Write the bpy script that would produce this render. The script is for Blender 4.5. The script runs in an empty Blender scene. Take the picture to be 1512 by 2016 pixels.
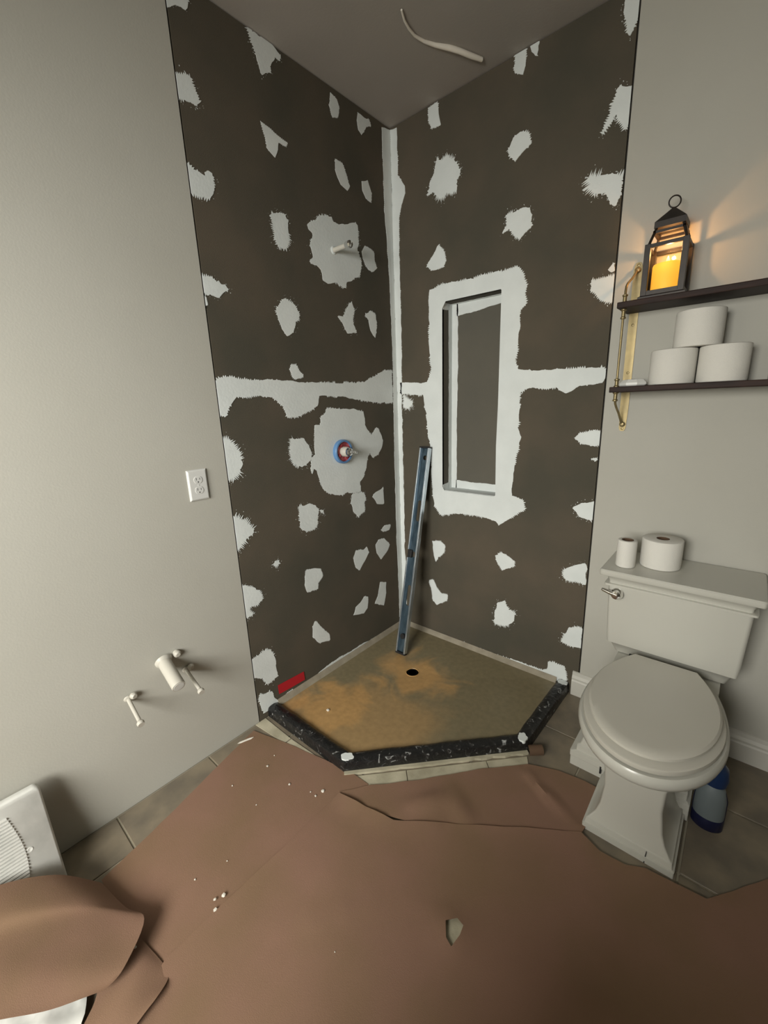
import bpy, bmesh, math, random
from mathutils import Vector, Matrix, noise
from mathutils.geometry import tessellate_polygon, delaunay_2d_cdt

SC = bpy.context.scene
COL = SC.collection
PI = math.pi
random.seed(4)

# ------------------------------------------------------------------ camera
cam_d = bpy.data.cameras.new('camera')
cam = bpy.data.objects.new('camera', cam_d)
COL.objects.link(cam)
SC.camera = cam
yaw, pitch, roll = 2.29045178, -0.2504514, -0.0374961
fw = Vector((math.cos(pitch)*math.cos(yaw), math.cos(pitch)*math.sin(yaw), math.sin(pitch)))
rt0 = Vector((math.sin(yaw), -math.cos(yaw), 0))
up0 = rt0.cross(fw)
rt = rt0*math.cos(roll)+up0*math.sin(roll)
up = -rt0*math.sin(roll)+up0*math.cos(roll)
m = Matrix((rt, up, -fw)).transposed().to_4x4()
m.translation = Vector((1.5570141, -1.92914739, 1.41475775))
cam.matrix_world = m
cam_d.sensor_fit = 'VERTICAL'
cam_d.sensor_height = 32.0
cam_d.lens = 822.152*32.0/2016
cam_d.clip_start = 0.02

# ------------------------------------------------------------------ light
SC.view_settings.view_transform = 'Standard'
SC.view_settings.look = 'None'
SC.view_settings.gamma = 1.0
SC.view_settings.use_curve_mapping = False
SC.view_settings.exposure = 0.0
w = bpy.data.worlds.new('world'); SC.world = w; w.use_nodes = True
w.node_tree.nodes['Background'].inputs[0].default_value = (0.75, 0.85, 1.0, 1)
w.node_tree.nodes['Background'].inputs[1].default_value = 0.05

def area(name, loc, target, sx, sy, power, col):
    d = bpy.data.lights.new(name, 'AREA'); d.shape = 'RECTANGLE'
    d.size = sx; d.size_y = sy; d.energy = power; d.color = col
    o = bpy.data.objects.new(name, d); COL.objects.link(o)
    o.location = loc
    o.rotation_euler = (Vector(target)-Vector(loc)).to_track_quat('-Z', 'Z').to_euler()
    return o
# daylight entering through the window in the wall behind the photographer
area('window_daylight', (1.50, -4.12, 1.85), (0.95, 0.0, 1.2), 1.9, 1.25, 212, (1.0, 0.985, 0.93))

# ------------------------------------------------------------------ helpers
def lin(c):
    c = c/255.0
    return c/12.92 if c <= 0.04045 else ((c+0.055)/1.055)**2.4
def rgb(r, g, b): return (lin(r), lin(g), lin(b), 1)

def mat(name, col, rough=0.6, metal=0.0, col2=None, scale=8.0, amount=1.0, bump=0.0, bscale=200.0,
        emit=None, estr=0.0, trans=0.0, detail=4.0, spec=0.5, stretch=None, lo=0.35, hi=0.65, coat=0.0):
    M = bpy.data.materials.new(name); M.use_nodes = True
    nt = M.node_tree; N = nt.nodes; L = nt.links
    b = N['Principled BSDF']
    b.inputs['Base Color'].default_value = col
    b.inputs['Roughness'].default_value = rough
    b.inputs['Metallic'].default_value = metal
    b.inputs['Specular IOR Level'].default_value = spec
    b.inputs['Transmission Weight'].default_value = trans
    b.inputs['Coat Weight'].default_value = coat
    tc = N.new('ShaderNodeTexCoord'); mp = N.new('ShaderNodeMapping')
    geo = N.new('ShaderNodeNewGeometry')
    L.new(geo.outputs['Position'], mp.inputs['Vector'])
    if stretch: mp.inputs['Scale'].default_value = stretch
    if col2:
        n = N.new('ShaderNodeTexNoise'); n.inputs['Scale'].default_value = scale; n.inputs['Detail'].default_value = detail
        L.new(mp.outputs[0], n.inputs['Vector'])
        r = N.new('ShaderNodeMapRange'); r.inputs[1].default_value = lo; r.inputs[2].default_value = hi
        r.inputs[4].default_value = amount
        L.new(n.outputs['Fac'], r.inputs[0])
        mx = N.new('ShaderNodeMix'); mx.data_type = 'RGBA'
        mx.inputs['A'].default_value = col; mx.inputs['B'].default_value = col2
        L.new(r.outputs[0], mx.inputs['Factor']); L.new(mx.outputs['Result'], b.inputs['Base Color'])
    if bump:
        n = N.new('ShaderNodeTexNoise'); n.inputs['Scale'].default_value = bscale; n.inputs['Detail'].default_value = 3
        L.new(mp.outputs[0], n.inputs['Vector'])
        bp = N.new('ShaderNodeBump'); bp.inputs['Strength'].default_value = bump; bp.inputs['Distance'].default_value = 0.002
        L.new(n.outputs['Fac'], bp.inputs['Height']); L.new(bp.outputs[0], b.inputs['Normal'])
    if emit:
        b.inputs['Emission Color'].default_value = emit; b.inputs['Emission Strength'].default_value = estr
    return M

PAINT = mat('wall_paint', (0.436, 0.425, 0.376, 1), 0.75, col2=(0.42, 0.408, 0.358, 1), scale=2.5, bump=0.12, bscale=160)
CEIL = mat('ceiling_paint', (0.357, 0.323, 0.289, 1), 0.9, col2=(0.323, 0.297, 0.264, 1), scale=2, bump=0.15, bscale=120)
BOARD = mat('backer_board', (0.102, 0.084, 0.061, 1), 0.9, col2=(0.073, 0.067, 0.050, 1), scale=2.6, detail=6, bump=0.5, bscale=420, spec=0.2)
NICHEB = mat('niche_foam_board', (0.125, 0.115, 0.092, 1), 0.9, col2=(0.108, 0.102, 0.084, 1), scale=3, bump=0.3, bscale=420, spec=0.2)
MUD = mat('thinset_mud', (0.70, 0.735, 0.72, 1), 0.85, col2=(0.655, 0.69, 0.675, 1), scale=9, bump=0.3, bscale=90, spec=0.25)
GAPSH = mat('gap_shade', (0.03, 0.025, 0.02, 1), 0.9)
GROUT = mat('grout', (0.31, 0.28, 0.21, 1), 0.9, bump=0.4, bscale=300)
TILE = mat('stone_tile', (0.221, 0.183, 0.128, 1), 0.5, col2=(0.14, 0.119, 0.089, 1), scale=9, detail=8, bump=0.15, bscale=60)
CREAM = mat('dusty_tile', (0.50, 0.46, 0.34, 1), 0.7, col2=(0.34, 0.31, 0.22, 1), scale=11, detail=8, bump=0.3, bscale=150)
PAPER = mat('rosin_paper', (0.232, 0.134, 0.092, 1), 0.85, col2=(0.200, 0.124, 0.074, 1), scale=3.5, bump=0.25, bscale=500, spec=0.3)
WHITE = mat('white_plastic', (0.612, 0.612, 0.586, 1), 0.35)
PORC = mat('porcelain', (0.495, 0.487, 0.435, 1), 0.3, coat=0.1)
SEATM = mat('seat_plastic', (0.50, 0.48, 0.42, 1), 0.35)
TRIMW = mat('trim_paint', (0.518, 0.503, 0.451, 1), 0.45)
TP = mat('tissue', (0.663, 0.646, 0.595, 1), 0.95, bump=0.4, bscale=350, spec=0.1)
CARD = mat('cardboard', (0.10, 0.058, 0.032, 1), 0.9)
DARKB = mat('dark_bronze', (0.016, 0.012, 0.010, 1), 0.45, metal=0.3, col2=(0.028, 0.02, 0.014, 1), scale=30)
WOOD = mat('dark_wood', (0.016, 0.008, 0.006, 1), 0.55, col2=(0.032, 0.014, 0.009, 1), scale=6, stretch=(1.5, 12, 12), bump=0.2, bscale=40, spec=0.2)
BRASS = mat('brass', (0.30, 0.235, 0.115, 1), 0.42, metal=0.65, col2=(0.22, 0.175, 0.09, 1), scale=25)
CHROME = mat('chrome', (0.75, 0.74, 0.72, 1), 0.12, metal=1.0)
ALU = mat('aluminium', (0.62, 0.68, 0.73, 1), 0.27, metal=0.9, col2=(0.45, 0.52, 0.58, 1), scale=12, stretch=(6, 6, 1))
ALUD = mat('blued_web', (0.045, 0.075, 0.098, 1), 0.30, metal=0.55, col2=(0.09, 0.135, 0.17, 1), scale=9, stretch=(6, 6, 1))
FILL = mat('tan_mortar', (0.30, 0.265, 0.20, 1), 0.85, col2=(0.24, 0.21, 0.155, 1), scale=18, bump=0.3, bscale=90)
BLACK = mat('black_plastic_and_shade', (0.012, 0.012, 0.013, 1), 0.5)
RED = mat('red_tape', (0.42, 0.008, 0.02, 1), 0.5)
BLUEP = mat('blue_guard', (0.10, 0.22, 0.42, 1), 0.4)
REDP = mat('red_guard', (0.22, 0.01, 0.018, 1), 0.4, col2=(0.45, 0.10, 0.11, 1), scale=60)
PIPEW = mat('painted_pipe', (0.502, 0.479, 0.418, 1), 0.45)
VENTW = mat('vent_plastic', (0.62, 0.62, 0.585, 1), 0.4, col2=(0.47, 0.48, 0.45, 1), scale=12, lo=0.45, hi=0.75, bump=0.3, bscale=25)
CHIP = mat('plaster_chip', (0.72, 0.68, 0.60, 1), 0.9)
LIQ = mat('blue_cap', (0.008, 0.024, 0.075, 1), 0.3)
NAVY = mat('navy_plastic', (0.006, 0.008, 0.035, 1), 0.35)
LABELW = mat('bottle_white', (0.13, 0.155, 0.16, 1), 0.5)
WAX = mat('candle_wax', (0.80, 0.50, 0.10, 1), 0.6, emit=(1.0, 0.42, 0.02, 1), estr=0.85)
FLAME = mat('led_flame', (1, 0.8, 0.3, 1), 0.5, emit=(1.0, 0.62, 0.08, 1), estr=6.0)
# clear glass as thin panes
GLASS = bpy.data.materials.new('lantern_glass'); GLASS.use_nodes = True
_n = GLASS.node_tree.nodes; _l = GLASS.node_tree.links
_n.remove(_n['Principled BSDF'])
_t = _n.new('ShaderNodeBsdfTransparent'); _g = _n.new('ShaderNodeBsdfGlossy'); _g.inputs['Roughness'].default_value = 0.05
_f = _n.new('ShaderNodeFresnel'); _f.inputs[0].default_value = 1.45; _m = _n.new('ShaderNodeMixShader')
_t.inputs[0].default_value = (0.95, 0.95, 0.93, 1)
_l.new(_f.outputs[0], _m.inputs[0]); _l.new(_t.outputs[0], _m.inputs[1]); _l.new(_g.outputs[0], _m.inputs[2])
_l.new(_m.outputs[0], _n['Material Output'].inputs[0])

# curb membrane: glossy black waterproofing smeared with pale streaks
def streaky():
    M = bpy.data.materials.new('black_membrane'); M.use_nodes = True
    N = M.node_tree.nodes; L = M.node_tree.links; b = N['Principled BSDF']
    geo = N.new('ShaderNodeNewGeometry'); n = N.new('ShaderNodeTexNoise'); n.inputs['Scale'].default_value = 34; n.inputs['Detail'].default_value = 6
    n.inputs['Distortion'].default_value = 1.4
    L.new(geo.outputs['Position'], n.inputs['Vector'])
    cr = N.new('ShaderNodeValToRGB'); cr.color_ramp.elements[0].position = 0.54; cr.color_ramp.elements[0].color = (0.010, 0.010, 0.010, 1)
    cr.color_ramp.elements[1].position = 0.74; cr.color_ramp.elements[1].color = (0.40, 0.41, 0.40, 1)
    e = cr.color_ramp.elements.new(0.63); e.color = (0.028, 0.026, 0.025, 1)
    L.new(n.outputs['Fac'], cr.inputs[0]); L.new(cr.outputs[0], b.inputs['Base Color'])
    b.inputs['Roughness'].default_value = 0.3
    bp = N.new('ShaderNodeBump'); bp.inputs['Strength'].default_value = 0.8; bp.inputs['Distance'].default_value = 0.006
    L.new(n.outputs['Fac'], bp.inputs['Height']); L.new(bp.outputs[0], b.inputs['Normal'])
    return M
MEMB = streaky()

# pan: tan mortar with rusty stains of their own shape
def pan_mat():
    M = bpy.data.materials.new('pan_mortar'); M.use_nodes = True
    N = M.node_tree.nodes; L = M.node_tree.links; b = N['Principled BSDF']
    geo = N.new('ShaderNodeNewGeometry')
    n = N.new('ShaderNodeTexNoise'); n.inputs['Scale'].default_value = 5.0; n.inputs['Detail'].default_value = 6; n.inputs['Distortion'].default_value = 0.8
    L.new(geo.outputs['Position'], n.inputs['Vector'])
    def blob(c, r):
        d = N.new('ShaderNodeVectorMath'); d.operation = 'DISTANCE'; d.inputs[1].default_value = c
        L.new(geo.outputs['Position'], d.inputs[0])
        a = N.new('ShaderNodeMath'); a.operation = 'MULTIPLY_ADD'; a.inputs[1].default_value = 0.5; L.new(n.outputs['Fac'], a.inputs[0]); L.new(d.outputs['Value'], a.inputs[2])
        q = N.new('ShaderNodeMapRange'); q.interpolation_type = 'SMOOTHSTEP'; q.inputs[1].default_value = r+0.25; q.inputs[2].default_value = r*0.4+0.25
        L.new(a.outputs[0], q.inputs[0]); return q.outputs[0]
    a1 = blob((0.22, -0.84, 0.02), 0.27); a2 = blob((0.40, -0.40, 0.02), 0.26); a3 = blob((0.45, -0.80, 0.02), 0.42)
    mx = N.new('ShaderNodeMath'); mx.operation = 'MAXIMUM'; L.new(a1, mx.inputs[0]); L.new(a2, mx.inputs[1])
    m3 = N.new('ShaderNodeMath'); m3.operation = 'MULTIPLY'; m3.inputs[1].default_value = 0.55; L.new(a3, m3.inputs[0])
    m4 = N.new('ShaderNodeMath'); m4.operation = 'MAXIMUM'; L.new(mx.outputs[0], m4.inputs[0]); L.new(m3.outputs[0], m4.inputs[1])
    mix = N.new('ShaderNodeMix'); mix.data_type = 'RGBA'
    mix.inputs['A'].default_value = (0.20, 0.165, 0.095, 1); mix.inputs['B'].default_value = (0.44, 0.265, 0.105, 1)
    L.new(m4.outputs[0], mix.inputs['Factor'])
    n2 = N.new('ShaderNodeTexNoise'); n2.inputs['Scale'].default_value = 40; n2.inputs['Detail'].default_value = 5; L.new(geo.outputs['Position'], n2.inputs['Vector'])
    r2 = N.new('ShaderNodeMapRange'); r2.inputs[3].default_value = 0.75; r2.inputs[4].default_value = 1.25; L.new(n2.outputs['Fac'], r2.inputs[0])
    mm = N.new('ShaderNodeMix'); mm.data_type = 'RGBA'; mm.blend_type = 'MULTIPLY'; mm.inputs['Factor'].default_value = 1
    L.new(mix.outputs['Result'], mm.inputs['A']); L.new(r2.outputs[0], mm.inputs['B'])
    L.new(mm.outputs['Result'], b.inputs['Base Color'])
    b.inputs['Roughness'].default_value = 0.42
    bp = N.new('ShaderNodeBump'); bp.inputs['Strength'].default_value = 0.35; bp.inputs['Distance'].default_value = 0.004
    L.new(n.outputs['Fac'], bp.inputs['Height']); L.new(bp.outputs[0], b.inputs['Normal'])
    return M
PANM = pan_mat()

def tag(o, label=None, cat=None, group=None, kind=None):
    if label: o['label'] = label
    if cat: o['category'] = cat
    if group: o['group'] = group
    if kind: o['kind'] = kind
    return o
def thing(name, label, cat, loc=(0, 0, 0), group=None):
    o = bpy.data.objects.new(name, None); COL.objects.link(o); o.location = loc
    o.empty_display_size = 0.05
    return tag(o, label, cat, group)
def wloc(o):
    v = Vector((0, 0, 0))
    while o: v += Vector(o.location); o = o.parent
    return v
def obj(name, bm, mt, parent=None, smooth=False, loc=None):
    """link a bmesh given in WORLD coordinates as one mesh object"""
    base = wloc(parent) if parent else Vector((0, 0, 0))
    if loc is not None: base = Vector(loc)
    if base.length > 0: bmesh.ops.translate(bm, verts=bm.verts, vec=-base)
    me = bpy.data.meshes.new(name); bm.to_mesh(me); bm.free()
    me.materials.append(mt)
    if smooth:
        for p in me.polygons: p.use_smooth = True
        me.set_sharp_from_angle(angle=math.radians(38))
    o = bpy.data.objects.new(name, me); COL.objects.link(o)
    if parent:
        o.parent = parent
        if loc is not None: o.location = Vector(loc)-wloc(parent)
    elif loc is not None: o.location = loc
    return o
def box(x0, x1, y0, y1, z0, z1, bev=0.0, bm=None, seg=2):
    own = bm is None
    b = bmesh.new()
    bmesh.ops.create_cube(b, size=1)
    for v in b.verts:
        v.co = Vector((x0+(v.co.x+.5)*(x1-x0), y0+(v.co.y+.5)*(y1-y0), z0+(v.co.z+.5)*(z1-z0)))
    if bev: bmesh.ops.bevel(b, geom=b.edges[:], offset=bev, segments=seg, affect='EDGES', profile=0.6)
    if own: return b
    join(bm, b); return bm
def join(bm, b):
    me = bpy.data.meshes.new('tmp'); b.to_mesh(me); b.free(); bm.from_mesh(me); bpy.data.meshes.remove(me)
def lathe(prof, c, axis='z', n=32, bm=None):
    """prof: (r, h) along the axis from point c"""
    b = bmesh.new(); rings = []
    for r, h in prof:
        ring = []
        for i in range(n):
            a = 2*PI*i/n; p = (r*math.cos(a), r*math.sin(a), h)
            if axis == 'x': p = (h, r*math.cos(a), r*math.sin(a))
            if axis == 'y': p = (r*math.sin(a), h, r*math.cos(a))
            ring.append(b.verts.new(Vector(p)+Vector(c)))
        rings.append(ring)
    for k in range(len(rings)-1):
        for i in range(n): b.faces.new((rings[k][i], rings[k][(i+1) % n], rings[k+1][(i+1) % n], rings[k+1][i]))
    if prof[0][0] > 1e-4: b.faces.new(rings[0][::-1])
    if prof[-1][0] > 1e-4: b.faces.new(rings[-1])
    bmesh.ops.remove_doubles(b, verts=b.verts, dist=1e-5)
    bmesh.ops.recalc_face_normals(b, faces=b.faces)
    if bm is None: return b
    join(bm, b); return bm
def tube(pts, r, n=12, bm=None, closed=False):
    b = bmesh.new(); P = [Vector(p) for p in pts]; rings = []
    R = r if isinstance(r, (list, tuple)) else [r]*len(P)
    u = None
    for i, p in enumerate(P):
        if closed: t = (P[(i+1) % len(P)]-P[i-1]).normalized()
        else: t = (P[min(i+1, len(P)-1)]-P[max(i-1, 0)]).normalized()
        if u is None: u = t.orthogonal().normalized()
        u = (u-t*u.dot(t)).normalized(); v = t.cross(u)
        rings.append([b.verts.new(p+(u*math.cos(2*PI*k/n)+v*math.sin(2*PI*k/n))*R[i]) for k in range(n)])
    m_ = len(rings)
    for k in range(m_ if closed else m_-1):
        q = rings[(k+1) % m_]
        for i in range(n): b.faces.new((rings[k][i], rings[k][(i+1) % n], q[(i+1) % n], q[i]))
    if not closed: b.faces.new(rings[0][::-1]); b.faces.new(rings[-1])
    bmesh.ops.recalc_face_normals(b, faces=b.faces)
    if bm is None: return b
    join(bm, b); return bm
def loft(rings, cap=True):
    b = bmesh.new(); R = [[b.verts.new(p) for p in r] for r in rings]; n = len(R[0])
    for k in range(len(R)-1):
        for i in range(n): b.faces.new((R[k][i], R[k][(i+1) % n], R[k+1][(i+1) % n], R[k+1][i]))
    if cap: b.faces.new(R[0][::-1]); b.faces.new(R[-1])
    bmesh.ops.recalc_face_normals(b, faces=b.faces)
    return b
def rect_loft(levels):
    """levels: (x0,x1,y0,y1,z)"""
    return loft([[(x0, y0, z), (x1, y0, z), (x1, y1, z), (x0, y1, z)] for x0, x1, y0, y1, z in levels])
def pip(p, poly_):
    c = False; j = len(poly_)-1
    for i in range(len(poly_)):
        a, b_ = poly_[i], poly_[j]
        if (a[1] > p[1]) != (b_[1] > p[1]) and p[0] < (b_[0]-a[0])*(p[1]-a[1])/(b_[1]-a[1])+a[0]: c = not c
        j = i
    return c
def prism(outline, z0, z1, holes=(), place=None):
    """flat polygon with holes, given thickness; place maps (u, v, w) to world"""
    place = place or (lambda u, v, w_: (u, v, w_))
    loops = [list(outline)]+[list(h) for h in holes]
    flat = [p for l in loops for p in l]
    if len(flat) > 40:
        E_ = []; k = 0
        for l in loops:
            E_ += [(k+i, k+(i+1) % len(l)) for i in range(len(l))]; k += len(l)
        V2, _, F2, _, _, _ = delaunay_2d_cdt([Vector(p) for p in flat], E_, [], 1, 1e-7)
        b = bmesh.new()
        T = [b.verts.new(place(v.x, v.y, z1)) for v in V2]; B = [b.verts.new(place(v.x, v.y, z0)) for v in V2]
        for f in F2:
            c = sum((V2[i] for i in f), Vector((0, 0)))/len(f)
            if not pip(c, loops[0]) or any(pip(c, hh) for hh in loops[1:]): continue
            try: b.faces.new([T[i] for i in f]); b.faces.new([B[i] for i in f][::-1])
            except ValueError: pass
        # walls round every open edge
        n = len(T); b.verts.index_update()
        for e in [e for e in b.edges if e.is_boundary and e.verts[0].index < n and e.verts[1].index < n]:
            i, j = e.verts[0].index, e.verts[1].index
            try: b.faces.new((T[i], T[j], B[j], B[i]))
            except ValueError: pass
        for v in [v for v in b.verts if not v.link_faces]: b.verts.remove(v)
        bmesh.ops.recalc_face_normals(b, faces=b.faces)
        return b
    tris = tessellate_polygon([[Vector((p[0], p[1], 0)) for p in l] for l in loops])
    b = bmesh.new()
    T = [b.verts.new(place(p[0], p[1], z1)) for p in flat]; B = [b.verts.new(place(p[0], p[1], z0)) for p in flat]
    for t in tris:
        try: b.faces.new([T[i] for i in t]); b.faces.new([B[i] for i in t][::-1])
        except ValueError: pass
    k = 0
    for l in loops:
        n = len(l)
        for i in range(n):
            try: b.faces.new((T[k+i], B[k+i], B[k+(i+1) % n], T[k+(i+1) % n]))
            except ValueError: pass
        k += n
    bmesh.ops.recalc_face_normals(b, faces=b.faces)
    return b

def area2(p): return 0.5*sum(p[i][0]*p[(i+1) % len(p)][1]-p[(i+1) % len(p)][0]*p[i][1] for i in range(len(p)))
def ragged(pts, rag, step=0.004, limit=None):
    """resample an outline and give it a trowelled, toothed edge"""
    if area2(pts) < 0: pts = pts[::-1]
    out = []; n = len(pts); ph = random.random()*50; kk = 0
    for i in range(n):
        a = Vector(pts[i]); b = Vector(pts[(i+1) % n]); d = b-a; L_ = d.length
        if L_ < 1e-6: continue
        nrm = Vector((d.y, -d.x))/L_
        k = max(1, int(L_/step))
        for j in range(k):
            p = a+d*(j/k)
            low = noise.noise(Vector((p.x*26+ph, p.y*26, ph)))
            tooth = noise.noise(Vector((p.x*11, p.y*11+ph, 3.1)))
            amp = 0.006*low*min(rag+0.3, 1.5)
            kk += 1
            if tooth > 0.02 and rag > 0.3:   # comb marks of the mesh tape
                amp += rag*(random.uniform(0.003, 0.0115) if kk % 2 else random.uniform(-0.004, 0.001))
            elif tooth > -0.2: amp += rag*random.choice((0.0, 0.0, 1.0))*random.uniform(-0.003, 0.006)
            else: amp += rag*random.uniform(-0.0008, 0.0012)
            q = p+nrm*amp
            if limit: q.x = min(max(q.x, limit[0]), limit[1]); q.y = min(max(q.y, limit[2]), limit[3])
            out.append((q.x, q.y))
    return out

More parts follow.
